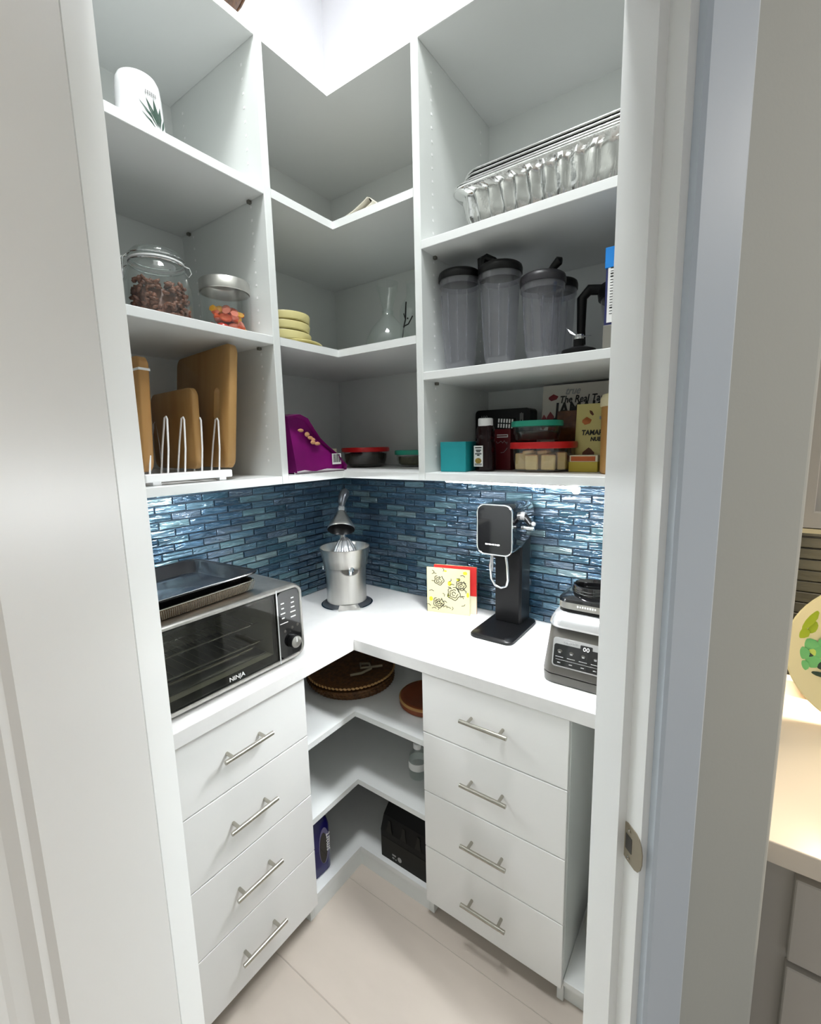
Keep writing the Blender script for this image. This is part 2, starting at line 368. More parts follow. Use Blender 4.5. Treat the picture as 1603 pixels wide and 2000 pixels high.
# ------------------------------------------------------------------ under-shelf light bars
lr = thing('light_bar', 'slim white LED light bar under the right shelf unit', 'light', (.405, .985, 1.4345), -8.5, group='under shelf light bars')
B().box(-.014, .014, -.20, .20, -.0042, 0, .001, 1).build('housing', 'white', lr)
B().box(-.009, .009, -.195, .195, -.0098, -.004, .002, 2).build('diffuser', 'barlit', lr)
B().lathe([(.0, -.020), (.006, -.019), (.009, -.014), (.009, -.004)], 16, (.020, .205, 0)).build('sensor', 'barwhite', lr, True)
ll = thing('light_bar', 'slim LED light bar hidden under the left shelf unit', 'light', (.93, .26, 1.4345), group='under shelf light bars')
B().box(-.22, .22, -.014, .014, -.0062, 0, .002, 1).build('housing', 'white', ll)
B().box(-.215, .215, -.009, .009, -.0135, -.006, .003, 2).build('diffuser', 'barlit2', ll)
cl = thing('ceiling_light', 'square ceiling light above the pantry', 'light', (1.0, .96, TOP))
B().box(-.19, .19, -.19, .19, -.03, 0, .004, 1).build('housing', 'white', cl)
hl_ = thing('ceiling_light', 'square housing of the added fill lamp in the unseen hall', 'light', (2.2, 2.35, 2.7))  # fixture added so the hall fill lamp does not float
B().box(-.27, .27, -.27, .27, -.05, 0, .004, 1).build('housing', 'white', hl_)
kc_ = thing('ceiling_light', 'square housing of the added fill lamp in the unseen kitchen part', 'light', (.45, 3.0, 2.7))  # fixture added for the kitchen fill lamp
B().box(-.27, .27, -.27, .27, -.05, 0, .004, 1).build('housing', 'white', kc_)
# ------------------------------------------------------------------ countertop, base units
FY, FX = .484, .478
ct = L(B(), 1.309, 1.436, FX, FY, .861, .9, .0005)
ct = ct.build('countertop', 'counter'); tag(ct, 'thick white L-shaped countertop with a mitred inner corner', 'countertop')
bmod = ct.modifiers.new('ease', 'BEVEL'); bmod.width = .0015; bmod.segments = 2; bmod.limit_method = 'ANGLE'
def handle(parent, ctr, axis):
    # bar pull: bar and two posts, one mesh
    h = B(); hl = .071
    if axis == 'x':
        x, y, z = ctr; h.tube([(x-hl, y, z), (x+hl, y, z)], .0058, 14)
        for s_ in (-.048, .048): h.tube([(x+s_, y-.031, z), (x+s_, y, z)], .0046, 10)
    else:
        x, y, z = ctr; h.tube([(x, y-hl, z), (x, y+hl, z)], .0058, 14)
        for s_ in (-.048, .048): h.tube([(x-.031, y+s_, z), (x, y+s_, z)], .0046, 10)
    return h.build('handle', 'steelh', parent, True)
ZG = [(.6648, .8605), (.4638, .6618), (.2662, .4608), (.0623, .2632)]
HZ = [.766, .566, .367, .167]
bl = thing('drawer_cabinet', 'white four-drawer base cabinet under the toaster oven', 'cabinet', (.893, .23, 0), group='four-drawer base cabinets')
for x0, x1 in ((.6805, .6985), (1.0875, 1.1055)): B().box(x0, x1, .006, .449, 0, .8605, bs, 1).build('side_panel', 'lam', bl, world=True)
B().box(.6985, 1.0875, .395, .413, 0, .0615).build('toe_kick', 'lam', bl, world=True)
B().box(.6985, 1.0875, .006, .44, .064, .082).build('bottom_panel', 'lam', bl, world=True)
for (z0, z1), hz in zip(ZG, HZ):
    d = B().box(-.2125, .2125, .2195, .238, z0, z1, .0015, 2).build('drawer', 'front', bl)
    handle(d, (0, .268, hz), 'x')
br = thing('drawer_cabinet', 'white four-drawer base cabinet under the soda maker and blender', 'cabinet', (.23, .9712, 0), group='four-drawer base cabinets')
for y0, y1 in ((.7506, .7686), (1.1738, 1.1918)): B().box(.006, .451, y0, y1, 0, .8605, bs, 1).build('side_panel', 'lam', br, world=True)
B().box(.395, .413, .7686, 1.1738, 0, .0615).build('toe_kick', 'lam', br, world=True)
B().box(.006, .44, .7686, 1.1738, .064, .082).build('bottom_panel', 'lam', br, world=True)
for (z0, z1), hz in zip(ZG, HZ):
    d = B().box(.2215, .24, -.2195, .2195, z0, z1, .0015, 2).build('drawer', 'front', br)
    handle(d, (.27, -.004, hz), 'y')
bc = thing('corner_base_shelves', 'white open L-shaped base shelves under the counter corner', 'shelf unit', (.22, .22, 0))
for z in (.615, .3507): L(B(), .6803, .7504, .452, .450, z-.0195, z, .012).build('shelf', 'lamedge', bc, world=True)
L(B(), .6803, .7504, .452, .450, .058, .076, .012).build('bottom_panel', 'lamedge', bc, world=True)
B().prism([(.6803, .448), (.6803, .432), (.434, .432), (.434, .7504), (.450, .7504), (.450, .448)], 0, .058).build('toe_kick', 'lam', bc, world=True)
B().box(.002, .6803, .002, .012, 0, .8605).build('back_panel', 'lam', bc, world=True)
B().box(.002, .012, .012, .7504, 0, .8605).build('back_panel', 'lam', bc, world=True)
bo = thing('open_base_cabinet', 'narrow white open base cabinet right of the drawers', 'cabinet', (.23, 1.31, 0))
B().box(.006, .460, 1.4155, 1.4335, 0, .8605).build('side_panel', 'lam', bo, world=True)
B().box(.006, .458, 1.1921, 1.4153, .062, .080, bs, 1).build('bottom_panel', 'lamedge', bo, world=True)
B().box(.425, .441, 1.1921, 1.4153, 0, .0619).build('toe_kick', 'lam', bo, world=True)
B().box(.006, .016, 1.1921, 1.4153, .08, .8605).build('back_panel', 'lam', bo, world=True)
tb = thing('steel_bowl', 'metal bowl on the floor of the narrow open base cabinet', 'bowl', (.34, 1.31, .0803))
B().lathe([(.04, 0), (.05, .003), (.08, .05), (.092, .10), (.095, .102), (.09, .1), (.078, .05), (.045, .008)], 32, cap=False).build('bowl', 'steel', tb, True)
tg = B().lathe([(.05, 0), (.052, .01), (.05, .1), (.03, .13), (.02, .14)], 20, (0, 0, 0)).build('white_bag', 'white', None, True); tg.location = (.20, 1.30, .0803)
tag(tg, 'white container behind the metal bowl in the narrow open cabinet', 'container')
# ================================================================== things on the upper left unit
def mug(loc, rz, label, leaf=True):
    t = thing('mug', label, 'mug', loc, rz, 'white mugs standing upside down')
    B().lathe([(.046, 0), (.0465, .002), (.0455, .02), (.043, .08), (.041, .100), (.037, .109), (.030, .113), (.029, .111), (.0, .111)], 40).build('body', 'ceramic', t, True)
    B().tube([(0, .042, .085), (0, .066, .08), (0, .073, .055), (0, .066, .03), (0, .044, .022)], .005, 8).build('handle', 'ceramic', t, True)
    if leaf:
        lf = B()
        for i, (a0, z0, a1, z1, wd) in enumerate([(-1.30, .012, -2.05, .052, .007), (-1.28, .014, -1.75, .060, .008), (-1.25, .015, -1.4, .064, .009), (-1.2, .012, -1.05, .056, .008), (-1.35, .006, -2.0, .032, .006), (-1.1, .008, -.75, .04, .006)]):
            def P(a, z, e=.0012): r_ = .0462-.04*z+e; return (r_*math.cos(a), r_*math.sin(a), z)
            am, zm = (a0+a1)/2, (z0+z1)/2; da = wd/.045
            v = [lf.bm.verts.new(P(*q)) for q in ((a0, z0-.003), (am-da*.6, zm+.001), (a1, z1), (am+da*.6, zm-.001))]
            lf.bm.faces.new(v)
        stuff(lf.build('leaf_print', 'green', t))
        pr = B()
        for k in range(6): 
            a = -1.72+.09*k; r_ = .0452; pr.box(-.0012, .0012, -.0004, .0004, -.003, .003, M4=Matrix.Translation((r_*math.cos(a), r_*math.sin(a), .070)) @ Matrix.Rotation(a+PI/2, 4, 'Z'))
        stuff(pr.build('word_print', 'greyprint', t))
    return t
mug((.962, .395, 2.1942), 180, 'white mug upside down with dark green leaf print, top left shelf')
mug((1.085, .40, 2.1942), 150, 'white mug half hidden by the left door frame, top left shelf')
# clip-top jar of almonds
JX, JY, JZ = .922, .325, 1.8282
t = thing('clip_top_jar', 'clip-top glass jar filled with almonds', 'jar', (JX, JY, JZ), 160)
B().lathe([(.0, .003), (.064, .003), (.069, .008), (.070, .02), (.070, .105), (.066, .122), (.058, .134), (.057, .142)], 40, cap=False).build('jar_body', 'glass', t, True)
ld = B().lathe([(.0, .170), (.030, .171), (.050, .168), (.057, .160), (.058, .149), (.057, .146)], 40, cap=False).build('lid', 'glass', t, True)
B().lathe([(.0565, .1425), (.0595, .1425), (.0595, .1462), (.0565, .1462)], 40, cap=False).build('gasket', 'white', t, True)
B().tube([(.0605*math.cos(2*PI*i/40), .0605*math.sin(2*PI*i/40), .138) for i in range(40)], .0016, 6, True).build('wire_band', 'chrome', t, True)
B().tube([(.060*math.cos(2*PI*i/40), .060*math.sin(2*PI*i/40), .152) for i in range(40)], .0016, 6, True).build('lid_band', 'chrome', t, True)
for sg in (1, -1):
    B().tube([(sg*.060, .006, .152), (sg*.071, .008, .150), (sg*.075, .008, .138), (sg*.068, .008, .128), (sg*.061, .006, .134)], .0017, 6).build('clip', 'chrome', t, True)
B().tube([(-.062, -.012, .150), (-.070, -.012, .142), (-.072, -.012, .115), (-.073, -.01, .098), (-.073, .01, .098), (-.072, .012, .115), (-.070, .012, .142)], .0017, 6).build('lever', 'chrome', t, True)
al = B()
for k in range(330):
    z = .010+.0875*random.random()**.9; a = random.uniform(0, 2*PI); r_ = .058*math.sqrt(random.uniform(.45, 1))
    if z > .085+.018*math.cos(a-1.0): continue
    al.ell((JX+r_*math.cos(a), JY+r_*math.sin(a), JZ+z), .0105, .0065, .0045, Matrix.Rotation(random.uniform(0, 6), 3, Vector((random.gauss(0, 1), random.gauss(0, 1), random.gauss(0, 1)+.01))), 1)
al.lathe([(.0, .006), (.05, .006), (.05, .075), (.0, .085)], 16, (JX, JY, JZ))
o = al.build('almonds', 'almond', None, True, 80); tag(o, 'brown almonds filling the clip-top jar', 'almonds', kind='stuff')
# metal-lidded jar with wrapped candies
KX, KY = .768, .355
t = thing('candy_jar', 'low glass jar with brushed metal lid, wrapped candies inside', 'jar', (KX, KY, JZ), 0)
B().lathe([(.0, .003), (.055, .003), (.059, .007), (.060, .02), (.060, .108), (.058, .112)], 40, cap=False).build('jar_body', 'glass', t, True)
B().lathe([(.061, .108), (.0625, .109), (.0625, .134), (.060, .137), (.0, .137)], 40, cap=False).build('lid', 'steel', t, True)
cc = [('orange_foil', (226, 92, 40)), ('pink_foil', (232, 128, 104)), ('gold_foil', (238, 172, 40)), ('red_foil', (196, 50, 36)), ('dark_foil', (52, 34, 30))]
for n_, c_ in cc: M[n_] = mat(n_, c_, .25, .2, coat=.5, bump=.5, bscale=90)
k = 0
for (dx, dy, dz, ci) in [(.0, .03, .014, 1), (-.025, .02, .014, 0), (-.038, -.005, .014, 2), (.03, .018, .014, 3), (.036, -.01, .013, 4), (0, -.01, .014, 0), (-.01, -.036, .014, 3), (.02, -.034, .013, 2), (-.01, .028, .036, 1), (-.03, .014, .035, 2), (.02, .024, .034, 0), (.0, .0, .036, 3), (-.018, -.02, .034, 0), (.024, -.01, .034, 1), (.012, .018, .052, 1), (-.02, .006, .052, 0), (.026, .002, .05, 2)]:
    cn = B(); cn.ell((0, 0, 0), .0145, .0105, .0095, None, 2)
    for sg in (1, -1): cn.rings([[(sg*.012, .003*math.cos(q*PI/3), .003*math.sin(q*PI/3)) for q in range(6)], [(sg*.024, .009*math.cos(q*PI/3), .006*math.sin(q*PI/3)) for q in range(6)]])
    o = cn.build('wrapped_candy', cc[ci][0], None, True, 50)
    o.scale = (1.2, 1.2, 1.2); o.location = (KX+dx*.74, KY+dy*.74, JZ+dz*1.2+.003); o.rotation_euler = (random.uniform(-.5, .5), random.uniform(-.4, .4), random.uniform(0, 3)); k += 1
    tag(o, '%s foil candy, %s of the pile at its %s %s, in the metal-lidded jar' % (cc[ci][0].split('_')[0], 'bottom' if dz < .02 else 'middle' if dz < .045 else 'top', 'front' if dy > 0 else 'back', 'left' if dx > .012 else 'right' if dx < -.012 else 'centre'), 'candy', 'wrapped candies in the jar')
# snack bag at far left
b_ = B(); b_.rings([[(x*sx, y*sy, z) for x, y in rrect(1, 1, .3)] for z, sx, sy in ((0, .10, .07), (.03, .115, .085), (.10, .118, .075), (.17, .112, .04), (.215, .11, .008), (.23, .11, .004))])
M['bagbrown'] = mat('brown_bag_film', (120, 84, 44), .3, c2=(60, 66, 92), nscale=5, bump=.3, bscale=30)
o = b_.build('snack_bag', 'bagbrown', None, True); o.location = (1.062, .31, 1.8282); tag(o, 'brown and blue snack bag left of the almond jar', 'bag')
# ------------------------------------------------------------------ cutting boards and their rack
def board(name, label, x, y0, y1, z0, z1, th, rz, lean, hole=None, mt='bamboo', band=False):
    L_, H_ = y1-y0, z1-z0
    t = thing(name, label, 'cutting board', (x, y0, z0), rot=(0, lean, math.radians(rz)), group='cutting boards in the rack')
    # outline in local (y, z), thickness along x
    out = rrect(L_, H_, .022, 5, L_/2, H_/2)
    bd = B()
    if hole:
        hy, hz, hw, hh = hole; inn = rrect(hw, hh, min(hw, hh)*.49, 5, hy, hz)
        R_ = []
        for xx, sh in ((-th/2, .003), (-th/2+.003, 0), (th/2-.003, 0), (th/2, .003)):
            R_.append([(xx, L_/2+(p[0]-L_/2)*(1-sh*2/L_), H_/2+(p[1]-H_/2)*(1-sh*2/H_)) for p in out])
        I_ = [[(xx, p[0], p[1]) for p in inn] for xx in (th/2, -th/2)]
        bd.rings([I_[1]] + R_ + [I_[0], I_[1]], cap=False)
    else:
        R_ = []
        for xx, sh in ((-th/2, .003), (-th/2+.003, 0), (th/2-.003, 0), (th/2, .003)):
            R_.append([(xx, L_/2+(p[0]-L_/2)*(1-sh*2/L_), H_/2+(p[1]-H_/2)*(1-sh*2/H_)) for p in out])
        bd.rings(R_)
    bd.build('board', mt, t, True, 50)
    if band: B().box(-th/2-.001, th/2+.001, -.001, L_+.001, H_-.032, H_-.027).build('white_band', 'white', t)
    return t
RZ = 1.4566
board('cutting_board', 'large bamboo cutting board with a slot handle', .798, .10, .425, RZ+.030, 1.800, .022, -6, -.10, (.258, .165, .030, .085))
board('cutting_board', 'small bamboo cutting board between the rack wires', .878, .14, .385, RZ+.030, 1.686, .018, -4, -.02)
board('cutting_board', 'thick wooden cutting board with a white band, at the rack left end', 1.014, .10, .405, RZ+.030, 1.742, .022, -2, -.05, None, 'darkwood', True)
t = thing('board_rack', 'white rack with wire dividers holding the cutting boards', 'rack', (.94, .27, RZ))
B().box(-.105, .105, .13, .158, .008, .026, .002, 1).build('front_bar', 'white', t)
B().box(-.105, .105, -.158, -.13, .008, .026, .002, 1).build('back_bar', 'white', t)
for x in (-.101, .083): B().box(x, x+.018, -.129, .129, .010, .022, .002, 1).build('side_bar', 'white', t)
for x in (-.09, .07):
    for y in (-.152, .136): B().box(x, x+.018, y, y+.016, 0, .0079).build('foot', 'white', t)
for x in (-.082, -.036, .006, .046, .086):
    B().tube([(x, .137, .024), (x-.009, .132, .08), (x-.019, .120, .150), (x-.020, .114, .156), (x-.020, .106, .154), (x-.016, .092, .09), (x-.010, .082, .014), (x-.010, -.08, .014), (x-.016, -.092, .09), (x-.020, -.106, .154), (x-.020, -.114, .156), (x-.019, -.12, .15), (x, -.138, .024)], .0022, 6).build('wire_divider', 'white', t, True)
# ------------------------------------------------------------------ corner unit, upper shelf: tray
t = thing('paper_sheets', 'folded cream paper sheets curling up on the upper corner shelf', 'paper', (.33, .455, 2.1950), 90)
M['tan'] = mat('cream_paper', (214, 208, 192), .6)
def sheet(P, th, d0, d1): return [[(x, d, z) for x, z in P] + [(x, d, z-th) for x, z in reversed(P)] for d in (d0, d1)]
B().rings(sheet([(-.170, .003), (-.06, .006), (0, .014), (.06, .026), (.10, .040), (.112, .046)], .0022, -.10, .12)).build('upper_sheet', 'tan', t)
B().rings(sheet([(-.160, .0022), (-.04, .003), (.03, .006), (.09, .018), (.122, .030), (.126, .034), (.118, .044), (.113, .0465)], .002, -.095, .12)).build('lower_sheet', 'tan', t)
# ------------------------------------------------------------------ corner unit, middle shelf
M['lemon2'] = M['lemon']
zc2 = 1.8294
px, py = .555, .315
for i, (r_, z, h, dx) in enumerate([(.100, 0, .010, -.03), (.097, .009, .012, -.03), (.086, .022, .024, .0), (.085, .0475, .024, .002), (.084, .073, .024, -.002)]):
    b_ = B(); b_.lathe([(.0, 0), (r_*.62, 0), (r_*.68, .002), (r_*.97, h-.003), (r_, h), (r_*.98, h+.002), (r_*.94, h), (r_*.64, .006), (0, .005)], 40, cap=False)
    if i > 1: b_ = B(); b_.lathe([(.0, 0), (r_*.93, 0), (r_*.97, .003), (r_, h-.004), (r_*.985, h-.001), (r_*.95, h-.002), (r_*.9, .006), (0, .005)], 40, cap=False)
    nm = 'plate' if i < 2 else 'bowl'
    o = b_.build(nm, 'lemon', None, True, 35); o.location = (px+dx, py, zc2+z+.0003*i); 
    if i > 1: o.rotation_euler = ((i-3)*.03, .02*(i-3), 0); o.location.z += .002
    tag(o, ['bottom pale yellow plate of the stack on the corner shelf', 'second pale yellow plate, just under the stacked bowls', 'lowest pale yellow bowl on top of the plates', 'middle pale yellow bowl in the stack', 'topmost pale yellow bowl of the corner shelf stack'][i], nm, 'pale yellow dishes on the corner shelf')
t = thing('carafe', 'clear glass carafe with pinched waist on the corner shelf', 'carafe', (.335, .555, zc2))
B().lathe([(.0, .003), (.062, .003), (.070, .010), (.072, .025), (.066, .045), (.048, .075), (.026, .098), (.0155, .112), (.015, .125), (.020, .145), (.032, .185), (.036, .205)], 40, cap=False).build('glass_body', 'glass', t, True)
B().lathe([(.0155, .1115), (.018, .114), (.018, .122), (.0155, .1245)], 32, cap=False).build('collar', 'glass', t, True)
t = thing('glass_bottle', 'tall glass bottle with dark branch-like drawing, beside the carafe', 'bottle', (.205, .555, zc2), 120)
B().lathe([(.0, .003), (.036, .003), (.040, .010), (.040, .150), (.030, .175), (.016, .195), (.016, .240), (.018, .244)], 32, cap=False).build('glass_body', 'glass', t, True)
b_ = B()
def cyl(a, z, r_=.0412): return (r_*math.cos(a), r_*math.sin(a), z)
a0 = -2.35
b_.tube([cyl(a0+.0, .06), cyl(a0+.15, .09), cyl(a0+.35, .115), cyl(a0+.42, .16), cyl(a0+.45, .17)], .0022, 6)
b_.tube([cyl(a0+.20, .095), cyl(a0+.6, .10), cyl(a0+.95, .125)], .002, 6)
b_.tube([cyl(a0+.35, .115), cyl(a0+.2, .135)], .0016, 6); b_.ell(cyl(a0+.55, .118), .003, .003, .003)
stuff(b_.build('branch_drawing', 'blackprint', t, True))
# ------------------------------------------------------------------ corner unit, bottom shelf
zb = 1.4567
t = thing('snack_bag', 'slumped purple snack bag with barcode label on the corner shelf', 'bag', (.535, .385, zb), 178)
b_ = B(); R_ = []
prof = [(-.095, .165), (-.06, .172), (-.035, .160), (-.010, .128), (.02, .100), (.050, .075), (.075, .05), (.098, .012)]
for y, k_ in ((-.012, .93), (-.03, .98), (0.02, 1.0), (.08, .99), (.14, .9), (.165, .4)):
    ring = [(x*(1 if k_ > .5 else .9), y + .012*math.sin(x*40), .006+z*k_) for x, z in prof] + [(.10, y, .003), (.03, y+.004, .004), (-.04, y-.003, .006), (-.097, y, .003)]
    ring = [(x, y_ - (.028*min(1, max(0, (.17-z)/.17)) if y < .0 else 0), z) for x, y_, z in ring]
    R_.append(ring)
b_.rings(R_).build('bag', 'purple', t, True, 60)
B().prism([(-.097, .0), (.102, .0), (.102, .005), (.03, .010), (-.02, .004), (-.06, .010), (-.097, .006)], -.046, -.043, 'y').build('seam', 'white', t)
lb = B().box(.052, .090, -.0455, -.0445, .022, .056, M4=Matrix.Rotation(.0, 4, 'Y')).build('barcode_label', 'whiteprint', t)
b_ = B()
for i in range(9): b_.box(.055+.0035*i, .0565+.0035*i+(.0008 if i % 3 else 0), -.0459, -.0456, .028, .054)
stuff(b_.build('bars', 'blackprint', lb))
b_ = B(); M['nutprint'] = mat('peanut_print', (190, 140, 100), .5)
for q in ((-.052, .140), (-.020, .118), (-.030, .128), (-.010, .112), (-.012, .104), (.004, .100)): b_.ell((q[0], -.024-.028*(1-q[1]/.17)+.002, q[1]-.012), random.uniform(.007, .012), .0026, random.uniform(.004, .008), None, 2)
stuff(b_.build('nut_picture', 'nutprint', t, True))
def tub(name, label, loc, r_, h, lidm, lidh=.014, rz=0, square=0, group='lidded glass food tubs', lr=1.09):
    t = thing(name, label, 'food tub', loc, rz, group)
    if square:
        R_ = [[(x*r_*k_, y*r_*k_, z) for x, y in rrect(2, 2, .9, 8)] for z, k_ in ((.003, .80), (.006, .90), (.02, .955), (h*.5, .985), (h, 1.0))]
        B().rings(R_, cap='start').build('glass_bowl', 'glass', t, True)
        R_ = [[(x*r_*k_, y*r_*k_, z) for x, y in rrect(2, 2, .9, 8)] for z, k_ in ((h-.004, lr-.015), (h-.003, lr), (h+lidh-.006, lr), (h+lidh-.002, lr-.02), (h+lidh-.003, .9))]
        B().rings(R_).build('lid', lidm, t, True)
    else:
        B().lathe([(0, .003), (r_*.78, .003), (r_*.90, .007), (r_*.96, .02), (r_, h)], 40, cap=False).build('glass_bowl', 'glass', t, True)
        B().lathe([(r_*(lr-.015), h-.004), (r_*lr, h-.003), (r_*lr, h+lidh-.006), (r_*(lr-.03), h+lidh-.002), (r_*.9, h+lidh-.003), (0, h+lidh-.003)], 40).build('lid', lidm, t, True)
    return t
tub('food_tub', 'round glass tub with red lid beside the purple bag', (.225, .345, zb), .082, .060, 'red')
M['darkfood'] = mat('dark_food', (52, 44, 34), .6, noise=.5, nscale=60, bump=.6, bscale=50)
o = B().lathe([(0, .006), (.060, .006), (.072, .012), (.075, .022), (.0775, .048), (.06, .052), (0, .050)], 32, (.225, .345, zb)).build('dark_food', 'darkfood', None, True); tag(o, 'dark food inside the red-lidded tub beside the purple bag', 'food', kind='stuff')
tub('food_tub', 'small round glass tub with teal lid on the corner shelf', (.150, .515, zb), .066, .047, 'tealp')
M['olive'] = mat('olive_food', (92, 88, 60), .6, noise=.4, nscale=70)
o = B().lathe([(0, .006), (.05, .006), (.057, .012), (.059, .036), (0, .038)], 24, (.150, .515, zb)).build('olive_food', 'olive', None, True); tag(o, 'olive coloured food inside the small teal-lidded tub', 'food', kind='stuff')
t = thing('carton', 'black carton with white scribble behind the small teal-lidded tub', 'carton', (.13, .655, zb), 90)
B().box(-.075, .075, -.035, .035, 0, .105, .002, 1).build('box', 'black', t)
b_ = B(); b_.tube([(-.062, -.0355, .092), (-.05, -.0355, .078), (-.04, -.0355, .083), (-.03, -.0355, .074), (-.015, -.0355, .088)], .0015, 5); stuff(b_.build('scribble', 'whiteprint', t))
t = thing('carton', 'tan and white carton lying behind the purple bag', 'carton', (.36, .175, zb), 150)
M['tanbox'] = mat('tan_card', (150, 128, 104), .6)
B().box(-.10, .10, -.05, .05, 0, .070, .002, 1).build('box', 'tanbox', t)
B().box(-.1002, .1002, -.0502, .0502, .050, .0702, .002, 1).build('lid_band', 'cream', t)
t = thing('carton', 'dark red carton behind the round red-lidded tub', 'carton', (.118, .255, zb), 120)
M['darkred'] = mat('dark_red_card', (96, 16, 24), .4)
B().box(-.06, .06, -.03, .03, 0, .060, .002, 1).build('box', 'darkred', t)
b_ = B().box(-.05, .05, -.0306, -.0302, .02, .03).build('stripe', 'greyprint', t)
# ------------------------------------------------------------------ right unit, upper shelf: foil pans
def foil(label, z, k_, full):
    t = thing('foil_pan', label, 'pan', (.285, 1.075, z), 0, 'nested foil roasting pans')
    n = 96
    def ring(hx, hy, zz, amp):
        P = rrect(2*hx, 2*hy, .05, 8); out = []; tot = 0; per = []
        for i in range(len(P)):
            a_, c_ = P[i], P[(i+1) % len(P)]; d_ = math.dist(a_, c_); per.append((tot, d_, a_, c_)); tot += d_
        N = 360
        for q in range(N):
            s_ = tot*q/N
            for (t0, d_, a_, c_) in per:
                if t0 <= s_ < t0+d_+1e-9:
                    f = (s_-t0)/d_ if d_ else 0; x, y = a_[0]+(c_[0]-a_[0])*f, a_[1]+(c_[1]-a_[1])*f; break
            L_ = math.hypot(x, y); w_ = amp*(math.sin(2*PI*s_/.034)+.35*math.sin(2*PI*s_/.068+1)+.15*math.sin(2*PI*s_/.017))
            out.append((x*(1+w_/L_), y*(1+w_/L_), zz))
        return out
    H_ = .112
    rg = [ring(.105, .198, .0, 0), ring(.113, .206, .004, .0015), ring(.119, .215, .05, .0062), ring(.124, .222, H_-.022, .0052), ring(.126, .226, H_-.012, 0), ring(.142, .242, H_-.006, .0), ring(.144, .244, H_, 0), ring(.141, .241, H_+.002, 0), ring(.128, .228, H_-.008, 0), ring(.12, .216, H_-.02, .0015)]
    if full: rg += [ring(.106, .198, .01, .003)]
    b_ = B(); b_.rings(rg, cap='both' if full else False).build('pan', 'foil', t, True, 70)
    b_ = B(); b_.tube([(x, y, H_) for x, y in rrect(.287, .487, .05, 8)], .0035, 8, True).build('rolled_rim', 'foil', t, True)
    return t
foil('lowest foil roasting pan, resting on the shelf', 2.0628, 1, True)
for o_, lb_ in ((.011, 'second foil roasting pan, nested in the lowest'), (.021, 'third foil roasting pan, just under the top one'), (.031, 'topmost foil roasting pan of the nested stack')):
    f = thing('foil_pan', lb_, 'pan', (.280-.2*o_, 1.085+.5*o_, 2.0628+o_), 0, 'nested foil roasting pans')
    b_ = B(); b_.tube([(x, y, .112) for x, y in rrect(.282, .478, .05, 8)], .0036, 8, True).build('rolled_rim', 'foil', f, True)
    b_ = B(); R_ = [[(x, y, zz) for x, y in rrect(w_, h_, .05, 8)] for w_, h_, zz in ((.282, .478, .112), (.252, .45, .108), (.246, .444, .10), (.232, .424, .055), (.222, .408, .012), (.21, .396, .008))]
    b_.rings(R_, cap='end').build('pan', 'foil', f, True)
# ------------------------------------------------------------------ right unit, middle shelf: blender cups
z2 = 1.7302
def cup(label, x, y, r_, h, lid, k=0):
    t = thing('blender_cup', label, 'cup', (x, y, z2), 90, 'clear blender cups with black lids')
    mod = lambda a, z: 1+(.03*max(0, math.cos(4*a))**6 if .02 < z < h-.04 else 0)
    B().lathe([(0, .004), (r_*.52, .004), (r_*.64, .010), (r_*.74, .03), (r_*.83, h*.4), (r_*.90, h*.75), (r_*.93, h-.04), (r_*.94, h)], 64, cap=False, mod=mod).build('cup_body', 'plastic', t, True, 70)
    for a in (-1.2, -1.75, -2.4, -.7): 
        B().tube([((r_*.92)*math.cos(a), (r_*.92)*math.sin(a), h-.05), ((r_*.83)*math.cos(a), (r_*.83)*math.sin(a), h*.4), ((r_*.73)*math.cos(a), (r_*.73)*math.sin(a), .03)], .0016, 5).build('rib', 'plastic', t, True)
    B().lathe([(r_*.95, h-.028), (r_*.99, h-.027), (r_*.99, h-.012), (r_*.95, h-.010)], 40, cap=False).build('thread_ring', 'plastic', t, True)
    ld = B().lathe([(r_*.97, h-.014), (r_*1.03, h-.013), (r_*1.04, h-.002), (r_*1.0, h+.006), (r_*.9, h+.010), (0, h+.011)], 40)
    ld = ld.build('lid', lid, t, True)
    if k == 1:
        B().tube([(-.046, -.016, h+.004), (-.047, -.012, h+.03), (-.036, -.006, h+.037), (-.018, 0, h+.026), (.0, 0, h+.010)], [.009, .012, .010, .010, .006], 10).build('spout_cap', 'black', ld, True)
        B().tube([(-.050, 0, h-.02), (-.054, 0, h+.01), (-.05, 0, h+.03)], .008, 8).build('hinge', 'black', ld, True)
    if k == 2: B().tube([(.012, 0, h+.008), (.026, .0, h+.024), (.040, 0, h+.036), (.046, 0, h+.036)], [.007, .009, .011, .006], 10).build('flip_tab', 'black', ld, True)
    return t
cup('clear blender cup with flat black lid, leftmost of the cups', .365, .832, .0565, .255, 'black')
cup('tallest clear blender cup, its black lid with raised spout cap', .365, .951, .055, .246, 'black', 1)
M['lidgrey'] = mat('charcoal_plastic', (44, 42, 46), .4)
cup('clear blender cup with charcoal lid and flip tab', .365, 1.064, .0535, .198, 'lidgrey', 2)
cup('clear blender cup half hidden behind the charcoal-lidded cup', .245, 1.062, .050, .215, 'black')
t = thing('blade_assembly', 'black blender blade assembly in front of the pitcher', 'blade', (.40, 1.165, z2), 90)
B().lathe([(0, 0), (.038, 0), (.040, .004), (.038, .014), (.022, .020), (.012, .022), (.012, .038), (0, .038)], 32).build('base', 'black', t, True)
B().lathe([(.010, .036), (.011, .037), (.011, .048), (0, .050)], 20).build('hub', 'chrome', t, True)
